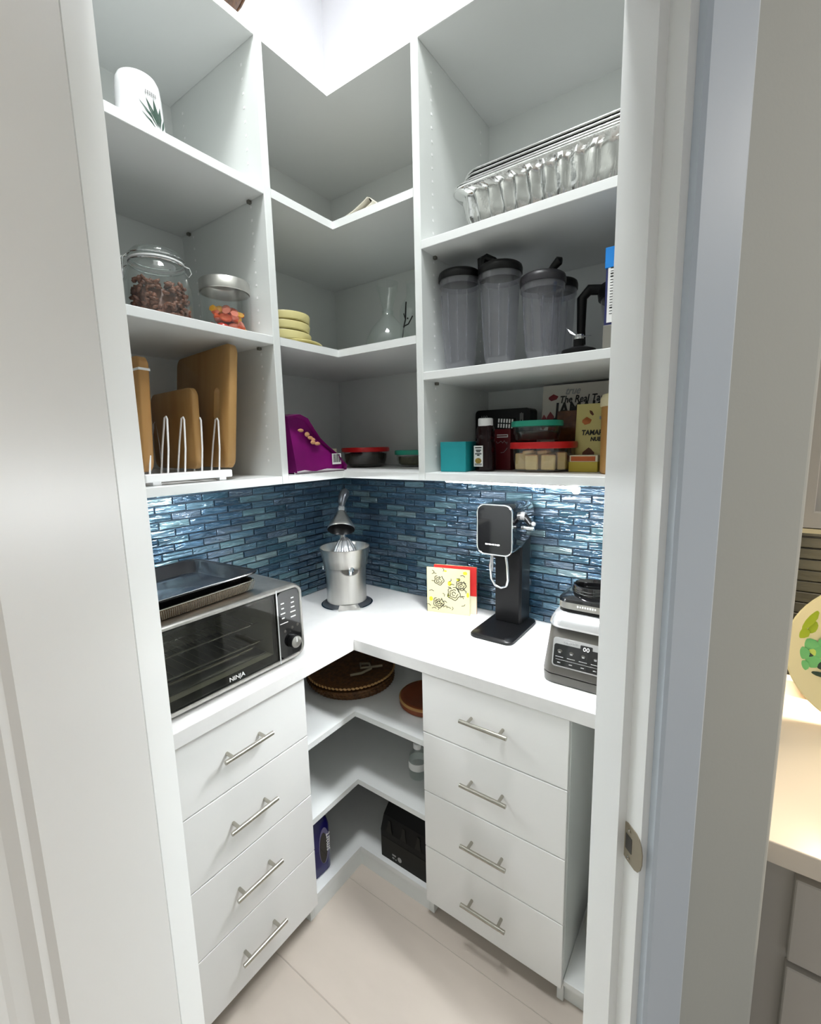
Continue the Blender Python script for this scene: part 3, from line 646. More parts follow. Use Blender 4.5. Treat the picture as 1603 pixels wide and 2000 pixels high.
for a, up in ((2.9, .026), (.9, .004), (5.0, -.006)):
    d_ = Vector((math.cos(a), math.sin(a), 0)); n_ = Vector((-d_.y, d_.x, 0)); o0 = Vector((0, 0, .044))
    bl_ = B(); P = [o0+n_*.005, o0+d_*.02+n_*.005+Vector((0, 0, up*.4)), o0+d_*.034+Vector((0, 0, up)), o0+d_*.02-n_*.005+Vector((0, 0, up*.4)), o0-n_*.005]
    bl_.rings([P, [p+Vector((0, 0, .0012)) for p in P]]).build('blade', 'chrome', t)
t = thing('blender_pitcher', 'clear blender pitcher with black lid and black side handle', 'pitcher', (.285, 1.255, z2), 90)
B().lathe([(0, .02), (.048, .02), (.052, .024), (.062, .08), (.072, .150)], 40, cap=False).build('pitcher_body', 'plastic', t, True)
B().lathe([(0, 0), (.060, 0), (.062, .004), (.058, .018), (.052, .024), (0, .024)], 40).build('collar', 'black', t, True)
B().lathe([(.073, .140), (.076, .142), (.078, .156), (.074, .172), (.05, .180), (0, .182)], 40).build('lid', 'black', t, True)
B().tube([(-.060, -.02, .165), (-.092, -.03, .168), (-.108, -.034, .150), (-.108, -.034, .075), (-.104, -.034, .04)], [.012, .013, .012, .010, .008], 12).build('handle', 'black', t, True)
B().tube([(-.05, -.01, .150), (-.035, -.055, .145), (-.01, -.07, .130), (.02, -.065, .150)], [.012, .014, .014, .012], 12).build('spout', 'black', t, True)
t = thing('cereal_box', 'blue topped white and navy food box with nutrition panel, by right frame', 'box', (.40, 1.256, z2), 90)
M['navy'] = mat('navy_card', (40, 44, 92), .45); M['bluecard'] = mat('bright_blue_card', (22, 130, 214), .45); M['greycard'] = mat('grey_card', (120, 118, 110), .5)
B().box(-.032, .10, -.022, .022, 0, .172, .001, 1).build('box', 'navy', t)
B().box(-.034, .102, -.024, .024, .172, .214, .001, 1).build('top', 'bluecard', t)
B().box(-.0335, .1015, -.0238, .0238, .0005, .055, .001, 1).build('base_band', 'greycard', t)
pn = B().box(-.027, .05, -.0232, -.0222, .06, .176).build('nutrition_panel', 'whiteprint', t)
b_ = B(); random.seed(3)
for i in range(17):
    zz = .170-.0058*i; b_.box(-.022, random.uniform(-.008, .012) if i not in (2, 14) else .03, -.0236, -.0233, zz, zz+(.0026 if i in (0, 2, 3, 14) else .0012))
stuff(b_.build('fine_print', 'blackprint', pn))
# ------------------------------------------------------------------ right unit, bottom shelf
t = thing('teal_box', 'plain teal cardboard box at the left end of the bottom shelf', 'box', (.36, .822, zb), 96)
B().box(-.039, .039, -.042, .042, 0, .084, .0015, 1).build('box', 'tealbox', t)
B().box(-.0392, .0392, -.0422, .0422, .068, .0845, .001, 1).build('lid', 'tealbox', t)
t = thing('syrup_bottle', 'dark brown syrup bottle with white cap and small recipe label', 'bottle', (.345, .900, zb), 90)
M['syrup'] = mat('dark_brown_syrup', (26, 6, 9), .15, spec=.3)
R_ = [[(x*sx, y*sy, z) for x, y in rrect(2, 2, .8, 6)] for z, sx, sy in ((0, .024, .018), (.004, .029, .022), (.05, .030, .023), (.08, .027, .021), (.088, .023, .019), (.096, .026, .021), (.118, .025, .02), (.13, .019, .017))]
B().rings(R_).build('bottle_body', 'syrup', t, True)
B().lathe([(.020, .126), (.021, .127), (.0205, .146), (.018, .148), (0, .148)], 28).build('cap', 'white', t, True)
lb = B().box(-.024, .004, -.0245, -.0235, .014, .072).build('label', 'whiteprint', t)
b_ = B()
for i, (x0, x1, z) in enumerate([(-.020, .000, .065), (-.018, -.001, .058), (-.016, -.004, .054), (-.020, .0, .048), (-.014, -.006, .044)]): b_.box(x0, x1, -.0249, -.0246, z, z+.003)
stuff(b_.build('label_print', 'blackprint', lb))
M['recipe'] = mat('recipe_photo', (172, 142, 60), .5, noise=.5, nscale=160)
B().prism([(-.010+.010*math.cos(a), .030+.008*math.sin(a)) for a in [2*PI*i/16 for i in range(16)]], -.0249, -.0246, 'y').build('dish_picture', 'recipe', lb)
B().box(-.021, .001, -.0249, -.0246, .017, .023).build('lower_strip', 'greyprint', lb)
t = thing('red_carton', 'dark red carton with black and white lettered top, behind the syrup bottle', 'carton', (.265, .925, zb), 92)
B().box(-.026, .024, -.02, .02, 0, .118, .001, 1).build('box', 'darkred', t)
bt = B().box(-.030, .024, -.0195, .0195, .118, .150, .001, 1).build('top', 'black', t)
b_ = B(); random.seed(11)
for r_ in range(2):
    for i in range(6): 
        x = -.026+.0082*i; b_.box(x, x+.0045, -.0202, -.0197, .121+.0145*r_, .132+.0145*r_, M4=Matrix.Rotation(.08, 4, 'Y'))
stuff(b_.build('top_lettering', 'whiteprint', bt))
b_ = B(); b_.box(-.018, .016, -.0206, -.0202, .094, .0965); b_.box(-.018, .016, -.0206, -.0202, .100, .1025); b_.box(.0135, .016, -.0206, -.0202, .094, .1025); stuff(b_.build('band', 'whiteprint', t))
b_ = B(); b_.tube([(-.02, -.0204, .083), (-.016, -.0204, .077), (-.010, -.0204, .080), (-.006, -.0204, .084), (0, -.0204, .078), (.005, -.0204, .085), (.009, -.0204, .078), (.014, -.0204, .081), (.012, -.0204, .074)], .0008, 5)
b_.tube([(-.006, -.0204, .050), (.003, -.0204, .051), (.010, -.0204, .058), (.014, -.0204, .064)], .0009, 5); stuff(b_.build('script_print', 'greyprint', t))
t = thing('black_carton', 'wide black carton at the back behind the syrup bottle', 'carton', (.13, .866, zb), 90)
R_ = [[(x, y, z) for x, z in rrect(.186, .184, .012, 4, 0, .092)] for y in (-.03, .03)]
B().rings(R_).build('box', 'black', t)
text('lettering', '100', .017, t, (-.062, -.0304, .160), mt='greyprint')
b_ = B(); b_.box(.060, .0625, -.0306, -.0302, .145, .168); b_.box(.064, .0665, -.0306, -.0302, .148, .170); b_.box(.068, .071, -.0306, -.0302, .145, .168); stuff(b_.build('emblem', 'greyprint', t))
T1 = (.302, 1.052, zb)
tub('food_tub', 'round glass tub with red lid full of pale chunks', T1, .079, .066, 'red', .015, 90, 1)
M['chunk'] = mat('pale_cracker', (222, 196, 140), .7, noise=.12, nscale=40, bump=.3, bscale=60)
ck = [(-.048, -.04, .006, .030, .014, .044, .1), (-.012, -.056, .006, .034, .012, .040, -.05), (.030, -.050, .006, .036, .014, .040, .08), (.056, -.024, .006, .022, .016, .046, .4), (-.03, -.02, .006, .03, .02, .05, .3), (.01, -.02, .006, .032, .018, .05, -.2), (.045, .005, .006, .03, .02, .045, .5), (-.052, .0, .006, .02, .03, .045, .2), (-.02, .02, .006, .03, .03, .048, .7), (.02, .03, .006, .03, .03, .045, .1), (-.028, -.038, .047, .030, .014, .010, .2), (.012, -.036, .046, .030, .016, .011, -.3)]
for i, (dx, dy, dz, a_, b2, c_, rr) in enumerate(ck):
    o = B().box(-a_/2, a_/2, -b2/2, b2/2, 0, c_, .0025, 1).build('cracker_chunk', 'chunk', None)
    # tub is turned 90 degrees: local (x,y) -> world (-y, x)
    o.location = (T1[0]-dy*.92, T1[1]+dx, T1[2]+dz); o.rotation_euler = (random.uniform(-.06, .06), random.uniform(-.08, .08), PI/2+rr)
    tag(o, 'pale chunk in the red-lidded tub, ' + ['front row leftmost', 'front row second from left', 'front row second from right', 'front row rightmost', 'second row left', 'second row middle', 'second row right', 'far left behind the front row', 'back row left', 'back row right', 'lying flat on top at left', 'lying flat on top at right'][i], 'cracker', 'pale chunks in the red-lidded tub')
T2 = (.292, 1.030, zb+.0795)
tub('food_tub', 'round glass tub with teal lid stacked on the red-lidded tub', T2, .062, .045, 'tealp', .013, 90, 1)
R_ = [[(T2[0]+x*k_, T2[1]+y*k_, T2[2]+z) for x, y in rrect(2, 2, .9, 6)] for z, k_ in ((.006, .047), (.012, .052), (.026, .054), (.030, .04))]
o = B().rings(R_).build('dark_food', 'darkfood', None, True); tag(o, 'dark food inside the teal-lidded tub stacked on top', 'food', kind='stuff')
def pouch(label, loc, rz, wd, ht, dp, mt, name='snack_pouch'):
    t = thing(name, label, 'bag', loc, rz, None)
    R_ = []
    for z, k_, d_ in ((0, .94, .9), (.012, .97, 1.0), (ht*.3, .99, .95), (ht*.6, 1.0, .6), (ht*.85, 1.0, .18), (ht*.93, 1.0, .05), (ht, 1.0, .04)):
        R_.append([(x*wd/2*k_, y*dp/2*d_, z) for x, y in rrect(2, 2, .35, 4)])
    B().rings(R_).build('pouch', mt, t, True, 60); return t
def py(z, ht, dp):   # front surface y of a pouch at height z
    ks = [(0, .9), (.012, 1.0), (ht*.3, .95), (ht*.6, .6), (ht*.85, .18), (ht*.93, .05), (ht, .04)]
    for (z0, a), (z1, b2) in zip(ks, ks[1:]):
        if z0 <= z <= z1: return -(a+(b2-a)*(z-z0)/(z1-z0))*dp/2
    return 0
def slant(z, ht, dp):
    d_ = .004; return Vector((0, py(z+d_, ht, dp)-py(z-d_, ht, dp), 2*d_)).normalized()
M['whitefilm'] = mat('white_film', (206, 200, 190), .35, bump=.25, bscale=25); M['redprint'] = mat('red_print', (120, 16, 30), .4)
t = pouch('white snack pouch with black JAMAICA lettering and red hibiscus, at the back', (.135, 1.115, zb), 90, .25, .245, .06, 'whitefilm')
for nm, bd, sz, x, z, mt_, sh in (('lettering', 'The Real Taste', .030, -.072, .200, 'blackprint', .15), ('lettering', 'JAMAICA', .056, -.082, .170, 'blackprint', 0), ('script_lettering', 'true', .032, -.058, .225, 'greyprint', .4)):
    text(nm, bd, sz, t, (x, py(z, .245, .06)-.0022, z), ydir=slant(z, .245, .06), mt=mt_, shear=sh, sx=.78, align='LEFT', bold=.0016 if bd == 'JAMAICA' else .0004)
b_ = B()
for (x, z, rx, rz_) in ((-.092, .205, .018, .014), (-.096, .140, .013, .028), (-.115, .135, .010, .025), (-.085, .115, .02, .02)): b_.ell((x, py(z, .245, .06)+.0015, z), rx, .003, rz_)
stuff(b_.build('hibiscus_print', 'redprint', t, True))
t = pouch('cream snack pouch with TAMARIND lettering beside the tan canister', (.250, 1.182, zb), 92, .115, .176, .045, mat('cream_film', (202, 190, 120), .35, bump=.2, bscale=25))
for bd, sz, x, z in (('TAMARIND', .0185, .000, .100), ('NUEZ', .015, .000, .083)): text('lettering', bd, sz, t, (x, py(z, .176, .045)-.0018, z), ydir=slant(z, .176, .045), mt='blackprint', sx=.85, shear=.1, bold=.0005)
b_ = B(); b_.box(.002, .045, -.0004, .0004, -.004, .004, M4=Matrix.Translation((0, py(.138, .176, .045)-.0016, .138))); stuff(b_.build('small_print', 'greyprint', t))
M['tamprint'] = mat('orange_print', (176, 96, 28), .4); M['brownp'] = mat('brown_print', (92, 48, 20), .5)
b_ = B(); b_.ell((-.030, py(.128, .176, .045)+.001, .128), .014, .003, .014); stuff(b_.build('fruit_print', 'tamprint', t, True))
b_ = B(); b_.ell((-.018, py(.150, .176, .045)+.001, .150), .004, .003, .011, Matrix.Rotation(-.6, 3, 'Y')); b_.ell((-.02, py(.04, .176, .045)+.001, .04), .02, .003, .022); stuff(b_.build('pod_print', 'brownp', t, True))
M['brownfilm'] = mat('amber_film', (112, 66, 36), .25, c2=(58, 30, 20), nscale=22, bump=.6, bscale=35)
t = pouch('crumpled amber snack bag behind the red-lidded tub', (.192, 1.088, zb), 80, .075, .165, .05, 'brownfilm')
t = thing('yellow_carton', 'small low yellow and orange carton in front of the cream pouch', 'carton', (.290, 1.160, zb), 92)
M['yellowcard'] = mat('yellow_card', (196, 176, 64), .5); M['orangecard'] = mat('orange_card', (190, 92, 36), .5)
B().box(-.036, .036, -.025, .025, 0, .026, .001, 1).build('box', 'yellowcard', t)
B().box(-.034, .036, -.0248, .025, .026, .043, .001, 1).build('top', 'cream', t); B().box(-.030, .030, -.0256, -.0249, .028, .040).build('stripe', 'orangecard', t)
t = thing('canister', 'tan plastic canister with cream lid by right frame', 'canister', (.345, 1.2585, zb))
M['tanplastic'] = mat('tan_plastic', (176, 132, 74), .4); M['creamp'] = mat('cream_plastic', (228, 216, 176), .4)
B().lathe([(0, 0), (.045, 0), (.048, .004), (.049, .16)], 36).build('body', 'tanplastic', t, True)
B().lathe([(.050, .158), (.0525, .160), (.0525, .176), (.048, .186), (.03, .192), (0, .193)], 36).build('lid', 'creamp', t, True)
# ================================================================== counter things
# ---- toaster oven (front faces +y): local X -> -x, local -Y -> +y
OX, OY = .645, .442            # right end and front plane in the world
t = thing('toaster_oven', 'stainless toaster oven with black glass door and control panel', 'toaster oven', (.895, .28, .9002), 180)
W_, H_, D_ = .50, .228, .32    # local x from -.25 .. .25, front y = -.162
x0, x1, yf, yb_ = -.25, .25, -.162, .16
zb0 = .010
M['oveninside'] = mat('oven_interior', (176, 174, 162), .42, .3)
B().box(x0+.004, x1-.004, yf+.03, yb_, zb0+.004, zb0+H_-.004, .016, 3).build('shell_top', 'steel', t, True) if False else None
R_ = []
def fr(inset, y): return [(x, y, z) for x, z in rrect(W_-2*inset, H_-2*inset, max(.004, .034-inset), 8, 0, zb0+H_/2)]
B().rings([fr(.004, yb_), fr(0, yb_-.008), fr(0, yf+.012)], cap='start').build('shell', 'steel', t, True)
B().rings([fr(0, yf+.012), fr(.001, yf+.004), fr(.005, yf), fr(.011, yf), fr(.013, yf+.004)], cap=False).build('front_frame', 'steel', t, True)
PXL = .250-.098                # control panel from PXL to x1
B().rings([[(x, y, z) for x, z in rrect(.080, H_-.028, .020, 6, .198, zb0+H_/2)] for y in (yf+.012, yf+.0025)]).build('control_panel', 'blackgloss', t)
B().box(PXL+.0015, PXL+.0055, yf-.001, yf+.01, zb0+.004, zb0+H_-.004).build('divider_strip', 'chrome', t)
# cavity behind the glass
cv = B(); A0 = [(x, z) for x, z in ((x0+.03, zb0+.038), (PXL-.012, zb0+.038), (PXL-.012, zb0+H_-.024), (x0+.03, zb0+H_-.024))]
cv.rings([[(x, yf+.010, z) for x, z in A0], [(x, yb_-.02, z) for x, z in A0]], cap='end').build('cavity', 'oveninside', t)
R_ = [[(x, yf+.0095, z) for x, z in ((x0+.013, zb0+.013), (PXL, zb0+.013), (PXL, zb0+H_-.013), (x0+.013, zb0+H_-.013))], [(x, yf+.0095, z) for x, z in A0]]
B().rings(R_, cap=False).build('door_border', 'blackgloss', t)
dg = B().box(x0+.014, PXL-.0005, yf+.003, yf+.0085, zb0+.014, zb0+H_-.014, .001, 1).build('door_glass', 'ovenglass', t)
for nm, z, y0 in (('rack', .078, -.12), ('rack', .125, -.10)):
    b_ = B()
    for y in (y0, .10): b_.tube([(x0+.035, y, zb0+z), (PXL-.02, y, zb0+z)], .0024, 6)
    for i in range(16): b_.tube([(x0+.045+.0215*i, y0, zb0+z), (x0+.045+.0215*i, .10, zb0+z)], .0012, 5)
    b_.build(nm, 'chrome', t, True)
b_ = B()
for z in (.060, .063): b_.tube([(x0+.04, -.10, zb0+z-.006), (PXL-.04, -.10, zb0+z-.006)], .003, 6)
b_.build('heating_element', 'steelh', t, True)
B().box(x0+.03, PXL-.02, -.13, .12, zb0+.040, zb0+.043).build('crumb_tray', 'gunmetal', t)
kn = B(); kn.rings([[(.206+r_*math.cos(a), y, zb0+.056+r_*math.sin(a)) for a in [2*PI*i/28 for i in range(28)]] for r_, y in ((.0205, yf+.003), (.0205, yf-.010), (.0195, yf-.013))]).build('knob', 'black', t, True)
kc = B().rings([[(.206+r_*math.cos(a), y, zb0+.056+r_*math.sin(a)) for a in [2*PI*i/28 for i in range(28)]] for r_, y in ((.0175, yf-.0125), (.0175, yf-.0145), (.0165, yf-.015))]).build('knob_cap', 'steel', t, True)
B().box(.2045, .2075, yf-.0158, yf-.0149, zb0+.056, zb0+.071).build('pointer', 'whiteprint', kc)
b_ = B()
for x, wd, zz in ((.176, .012, .178), (.176, .009, .163), (.176, .016, .148), (.176, .009, .134), (.212, .010, .186), (.212, .011, .172), (.212, .013, .158), (.212, .019, .144), (.212, .018, .129)): b_.box(x-wd/2, x+wd/2, yf+.0016, yf+.0024, zb0+zz, zb0+zz+.0032)
b_.box(.164, .192, yf+.0016, yf+.0024, zb0+.119, zb0+.1208)
stuff(b_.build('panel_print', 'whiteprint', t))
for x, z in ((.180, .094), (.206, .097), (.226, .100)): B().ell((x, yf+.0025, zb0+z), .0045, .0012, .0045, None, 2).build('button', 'darkgrey', t, True)
text('lettering', 'NINJA', .017, t, (.018, yf+.0024, zb0+.027), mt='whiteprint')
for x in (-.21, .20):
    for y in (-.12, .12): B().lathe([(.012, 0), (.012, .0105)], 16, (x, y, 0)).build('foot', 'blackmat', t)
# ---- crisper basket and sheet pan on top of the oven
OT = .9002+zb0+H_
M['mesh'] = mat('woven_steel_mesh', (150, 128, 104), .35, .8, noise=.6, nscale=420)
t = thing('crisper_basket', 'low metal mesh crisper basket on top of the oven', 'basket', (.934, .268, OT+.0006), 184)
R_ = [[(x, y, z) for x, y in rrect(w_, h_, .02, 5)] for w_, h_, z in ((.285, .255, 0), (.292, .262, .003), (.305, .275, .028), (.311, .281, .029), (.311, .281, .031), (.302, .272, .031), (.287, .257, .004))]
B().rings(R_).build('basket', 'mesh', t, True)
b_ = B()
for i in range(58):
    x = -.145+.29*i/57; b_.tube([(x, -.1335, .004), (x*1.04, -.1405, .027)], .0011, 4)
for i in range(44):
    y = -.125+.25*i/43; b_.tube([(.1485, y, .004), (.1555, y*1.04, .027)], .0011, 4)
stuff(b_.build('mesh_wires', 'steelh', t))
b_ = B(); b_.tube([(x, y, .031) for x, y in rrect(.312, .282, .02, 5)], .0026, 6, True).build('rim_wire', 'steelh', t, True)
t = thing('sheet_pan', 'black nonstick sheet pan lying on the crisper basket', 'pan', (.940, .272, OT+.0225), rot=(math.radians(0), math.radians(0), math.radians(184)))
R_ = [[(x, y, z) for x, y in rrect(w_, h_, .03, 6)] for w_, h_, z in ((.270, .235, 0), (.278, .243, .002), (.315, .285, .030), (.333, .303, .033), (.334, .304, .035), (.330, .300, .0355), (.313, .283, .032), (.275, .24, .0055), (.268, .232, .004))]
B().rings(R_).build('pan', 'nonstick', t, True)
b_ = B(); b_.tube([(x, y, .034) for x, y in rrect(.332, .302, .03, 6)], .003, 8, True).build('rolled_rim', 'nonstick', t, True)
# ---- citrus juicer, facing the doorway
t = thing('citrus_juicer', 'brushed steel electric citrus juicer with raised lever in the corner', 'juicer', (.243, .232, .9002), 135)
def foot_r(a):   # a measured from local +x ; front is -y
    d_ = abs(((a+PI/2+PI) % (2*PI))-PI)
    return .100 - .017*math.exp(-(d_/.36)**2) + .003*math.cos(2*a)
def fring(k_, z): return [(k_*foot_r(a)*math.cos(a), k_*foot_r(a)*math.sin(a)-.004, z) for a in [2*PI*i/64 for i in range(64)]]
B().rings([fring(.97, 0), fring(1.0, .003), fring(1.0, .009), fring(.97, .011)]).build('base_plate', 'chrome', t, True)
B().rings([fring(.95, .0112), fring(.88, .016), fring(.80, .022)]).build('foot_cover', 'gunmetal', t, True)
rp = []
for k_, z in ((.80, .0235), (1.0, .0125), (1.012, .004)):
    rp.append([((k_*foot_r(a) if k_ > .9 else .079)*math.cos(a), (k_*foot_r(a) if k_ > .9 else .079)*math.sin(a)-.004, z) for a in [-PI/2+.06+(-.46+.92*i/14) for i in range(15)]])
B().rings(rp, cap=False, closed=False).build('front_ramp', 'steel', t, True)
B().lathe([(.079, .016), (.0785, .06), (.079, .11), (.081, .150), (.083, .165), (.0825, .172)], 64, cap=False).build('housing', 'steel', t, True)
B().lathe([(.0835, .165), (.087, .167), (.0885, .190), (.0905, .196), (.0975, .236), (.0985, .240), (.0965, .2405), (.0935, .236), (.086, .198), (.070, .186), (.0, .184)], 64, cap=False).build('juice_bowl', 'steel', t, True)
B().lathe([(.0832, .1665), (.0862, .1668), (.0862, .1695), (.0832, .17)], 64, cap=False).build('bowl_shadow_ring', 'blackmat', t, True)  # black ring stands in for the shadow line between bowl and housing
fl_ = lambda a, z: 1-.16*(.5+.5*math.cos(12*a))*(1 if z < .266 else .4)
B().lathe([(.052, .190), (.054, .196), (.050, .214), (.040, .240), (.027, .262), (.014, .274), (.004, .278), (0, .279)], 96, mod=fl_).build('reamer', 'silverp', t, True, 60)
B().tube([(0, 0, .277), (0, 0, .290)], .0016, 6).build('reamer_pin', 'chrome', t)
sp_ = B(); P = [(.034*math.cos(a), .022*math.sin(a)) for a in [PI+PI*i/16 for i in range(17)]]
sp_.rings([[(x+.014, -.0815-.002*0, .164+z) for x, z in P], [(x*.95+.014, -.0845, .164+z*.95) for x, z in P]]).build('spout_opening', 'darkgrey', t)
sp2 = B(); sp2.tube([(.014+.034*math.cos(a), -.0855, .164+.022*math.sin(a)) for a in [PI+PI*i/16 for i in range(17)]], .0022, 6); sp2.build('spout_lip', 'chrome', t, True)
B().tube([(.020, -.080, .165), (.018, -.092, .158), (.016, -.100, .148)], [.012, .010, .006], 10).build('spout', 'chrome', t, True)
# lever: back post, arm, dome, grip
B().tube([(-.004, .086, .12), (-.004, .092, .20), (-.006, .100, .262), (-.008, .094, .320), (-.008, .070, .370), (-.006, .048, .392)], [.014, .014, .012, .011, .010, .010], 12).build('lever_post', 'steel', t, True)
Mt = Matrix.Translation((-.010, .004, .322)) @ Matrix.Rotation(-.62, 4, 'X') @ Matrix.Rotation(.06, 4, 'Y')
dm = B(); dm.lathe([(.0535, -.016), (.0545, -.013), (.053, -.006), (.044, .012), (.030, .036), (.021, .054), (.018, .066), (.0, .068)], 40, cap=False); bmesh.ops.transform(dm.bm, matrix=Mt, verts=dm.bm.verts); dm.build('press_dome', 'steel', t, True)
dm = B(); dm.lathe([(.0525, -.0155), (.046, .004), (.03, .018), (.0, .022)], 40, cap=False); bmesh.ops.transform(dm.bm, matrix=Mt, verts=dm.bm.verts); dm.build('dome_lining', 'black', t, True)
dm = B(); dm.lathe([(.019, .060), (.020, .072), (.017, .084), (.012, .094), (.0, .096)], 32); bmesh.ops.transform(dm.bm, matrix=Mt, verts=dm.bm.verts); dm.build('neck', 'chrome', t, True)
B().tube([(-.004, .046, .398), (-.003, .052, .412), (.002, .058, .430), (.010, .062, .446), (.018, .063, .456), (.022, .063, .459)], [.012, .0155, .019, .020, .015, .005], 16).build('lever_grip', 'gunmetal', t, True, 80)
B().ell((-.090, .03, .150), .005, .005, .009, None, 2).build('switch', 'chrome', t, True)
# ---- napkins
t = thing('napkin_stack', 'cream napkins printed with black line roses, standing against backsplash', 'napkins', (.110, .632, .9002), 104)
M['napkin'] = mat('cream_tissue', (214, 206, 160), .8); M['yellowpatch'] = mat('yellow_green_print', (206, 206, 40), .7); M['rednap'] = mat('red_tissue', (206, 44, 40), .8)
for i in range(3): B().box(-.084, .084-.0015*i, -.007+.0045*i, -.003+.0045*i, 0, .176-.002*i, .001, 1).build('napkin', 'napkin', t)
b_ = B()
def rose(cx, cz, s_):
    for k_ in range(3):
        r_ = s_*(.25+.33*k_); b_.tube([(cx+r_*(1+.12*math.sin(5*a+k_))*math.cos(a), -.0074, cz+r_*(1+.12*math.sin(5*a+k_))*math.sin(a)) for a in [k_+5.3*i/18 for i in range(19)]], .0014, 5)
for cx, cz, s_ in ((-.035, .128, .020), (.022, .080, .026), (-.038, .040, .022), (.05, .115, .02)): rose(cx, cz, s_)
random.seed(21)
for i in range(34):
    x, z = random.uniform(-.074, .07), random.uniform(.010, .164); a = random.uniform(0, PI)
    b_.tube([(x, -.0074, z), (x+.010*math.cos(a), -.0074, z+.010*math.sin(a)*.8), (x+.018*math.cos(a+.5), -.0074, z+.016*math.sin(a+.5)*.8)], .0012, 5)
stuff(b_.build('line_print', 'blackprint', t))
b_ = B()
for x, z, rx, rz_ in ((.006, .118, .009, .012), (.066, .162, .010, .008), (-.068, .052, .009, .011), (.000, .072, .004, .010), (.04, .135, .009, .006), (.076, .08, .006, .012), (-.01, .165, .007, .004)): b_.ell((x, -.0068, z), rx, .0004, rz_, None, 2)
stuff(b_.build('yellow_print', 'yellowpatch', t))
t = thing('napkin_stack', 'red napkins standing behind the rose-printed cream napkins', 'napkins', (.086, .650, .9002), 104)
for i in range(2): B().box(-.086, .080, -.004+.006*i, .0015+.006*i, 0, .181, .001, 1).build('napkin', 'rednap' if i == 0 else 'napkin', t)
B().box(-.0862, .0802, -.0046, -.0041, .0, .07).build('white_border', 'cream', t)
# ---- soda maker
t = thing('soda_maker', 'black soda maker with chrome-edged head and bottle loop', 'soda maker', (.14, .872, .9002), 90)
R_ = [[(x, y*1.0, z) for x, y in rrect(w_, h_, .022, 5, -.002, 0)] for w_, h_, z in ((.146, .226, 0), (.152, .232, .003), (.152, .232, .010), (.142, .222, .0155), (.10, .18, .0165))]
B().rings(R_).build('base', 'black', t, True)
# column: wedge
B().rings([[(x, y, z) for x, y in ((-.050+dx, .035-dy), (-.044+dx, .028-dy), (.040+dx, .028-dy), (.046+dx, .035-dy), (.046, .108), (-.050, .108))] for z, dx, dy in ((.016, 0, 0), (.30, 0, -.002), (.42, 0, -.005))]).build('column', 'black', t)
B().box(-.046, .042, .0235, .0275, .02, .285, .001, 1).build('front_panel', 'black', t)
# head
def hd(w_, h_, r_, y, dz=0, dx=0): return [(x+dx, y, z+dz) for x, z in rrect(w_, h_, r_, 6, .008, .366)]
B().rings([hd(.116, .156, .024, -.098), hd(.120, .160, .026, -.09), hd(.120, .160, .028, -.02), hd(.112, .145, .030, .06, .008), hd(.100, .11, .030, .105, .018)]).build('head', 'blackgloss', t, True)
B().rings([hd(.122, .162, .026, -.0975), hd(.122, .162, .026, -.1035), hd(.117, .157, .024, -.105), hd(.114, .154, .023, -.1035), hd(.114, .154, .023, -.0985)], cap=False).build('chrome_edge', 'chrome', t, True)
B().rings([hd(.1135, .1535, .023, -.098), hd(.1135, .1535, .023, -.1028)]).build('face_plate', 'blackgloss', t, True)
b_ = B()
for i, wd in enumerate((.004, .003, .004, .003, .004, .003, .003, .005, .004)): b_.box(-.022+.0055*i, -.022+.0055*i+wd, -.1034, -.1029, .317, .321)
stuff(b_.build('logo_print', 'whiteprint', t))
B().lathe([(.022, .268), (.022, .288), (.018, .292)], 24, (.010, -.055, 0)).build('nozzle', 'black', t, True)
B().tube([(-.012, -.075, .285), (-.020, -.070, .24), (-.020, -.062, .195), (-.010, -.055, .172), (.010, -.052, .164), (.030, -.055, .174), (.038, -.062, .198), (.040, -.072, .245), (.036, -.078, .288)], .0042, 10).build('bottle_loop', 'chrome', t, True)
B().tube([(-.008, -.078, .285), (-.010, -.076, .225)], .003, 8).build('carbonating_tube', 'chrome', t)
B().rings([[(x, -.03+.014*math.cos(a), .405+.014*math.sin(a)) for a in [2*PI*i/24 for i in range(24)]] for x in (.062, .082)]).build('lever_pivot', 'silverp', t, True)
B().tube([(.076, -.028, .404), (.090, -.032, .392), (.104, -.040, .380)], [.010, .010, .008], 12).build('lever', 'black', t, True)
B().tube([(.078, -.052, .372), (.118, -.052, .371)], .0065, 12).build('lever_bar', 'chrome', t, True)
B().ell((.112, -.042, .384), .008, .008, .008, None, 2).build('lever_tip', 'silverp', t, True)
# ---- blender base
t = thing('countertop_blender', 'dark grey countertop blender motor unit with touch panel and display', 'blender', (.30, 1.188, .9002), 90)
def br_(w_, h_, z, r_=.03, dy=0): return [(x, y+dy, z) for x, y in rrect(w_, h_, r_, 6)]
B().rings([br_(.186, .182, 0), br_(.194, .190, .004), br_(.196, .192, .022), br_(.195, .191, .026)]).build('foot_ring', 'darkgrey', t, True)
B().rings([br_(.196, .192, .029), br_(.196, .192, .034), br_(.184, .176, .100, .032, .006), br_(.176, .164, .150, .034, .010), br_(.17, .158, .158, .034, .012)]).build('body', 'darkgrey', t, True)
B().rings([br_(.178, .168, .150, .034, .008), br_(.182, .172, .156, .035, .008), br_(.176, .166, .168, .035, .010), br_(.160, .150, .182, .034, .014), br_(.150, .14, .186, .034, .016)]).build('silver_collar', 'silverp', t, True)
B().rings([br_(.146, .134, .180, .03, .018), br_(.142, .13, .196, .03, .018)]).build('gap_ring', 'black', t, True)
B().rings([br_(.148, .136, .196, .03, .018), br_(.146, .134, .214, .03, .018)]).build('steel_band', 'steel', t, True)
B().rings([br_(.150, .138, .214, .03, .018), br_(.146, .134, .221, .03, .018), br_(.12, .11, .228, .03, .018)]).build('deck', 'blackgloss', t, True)
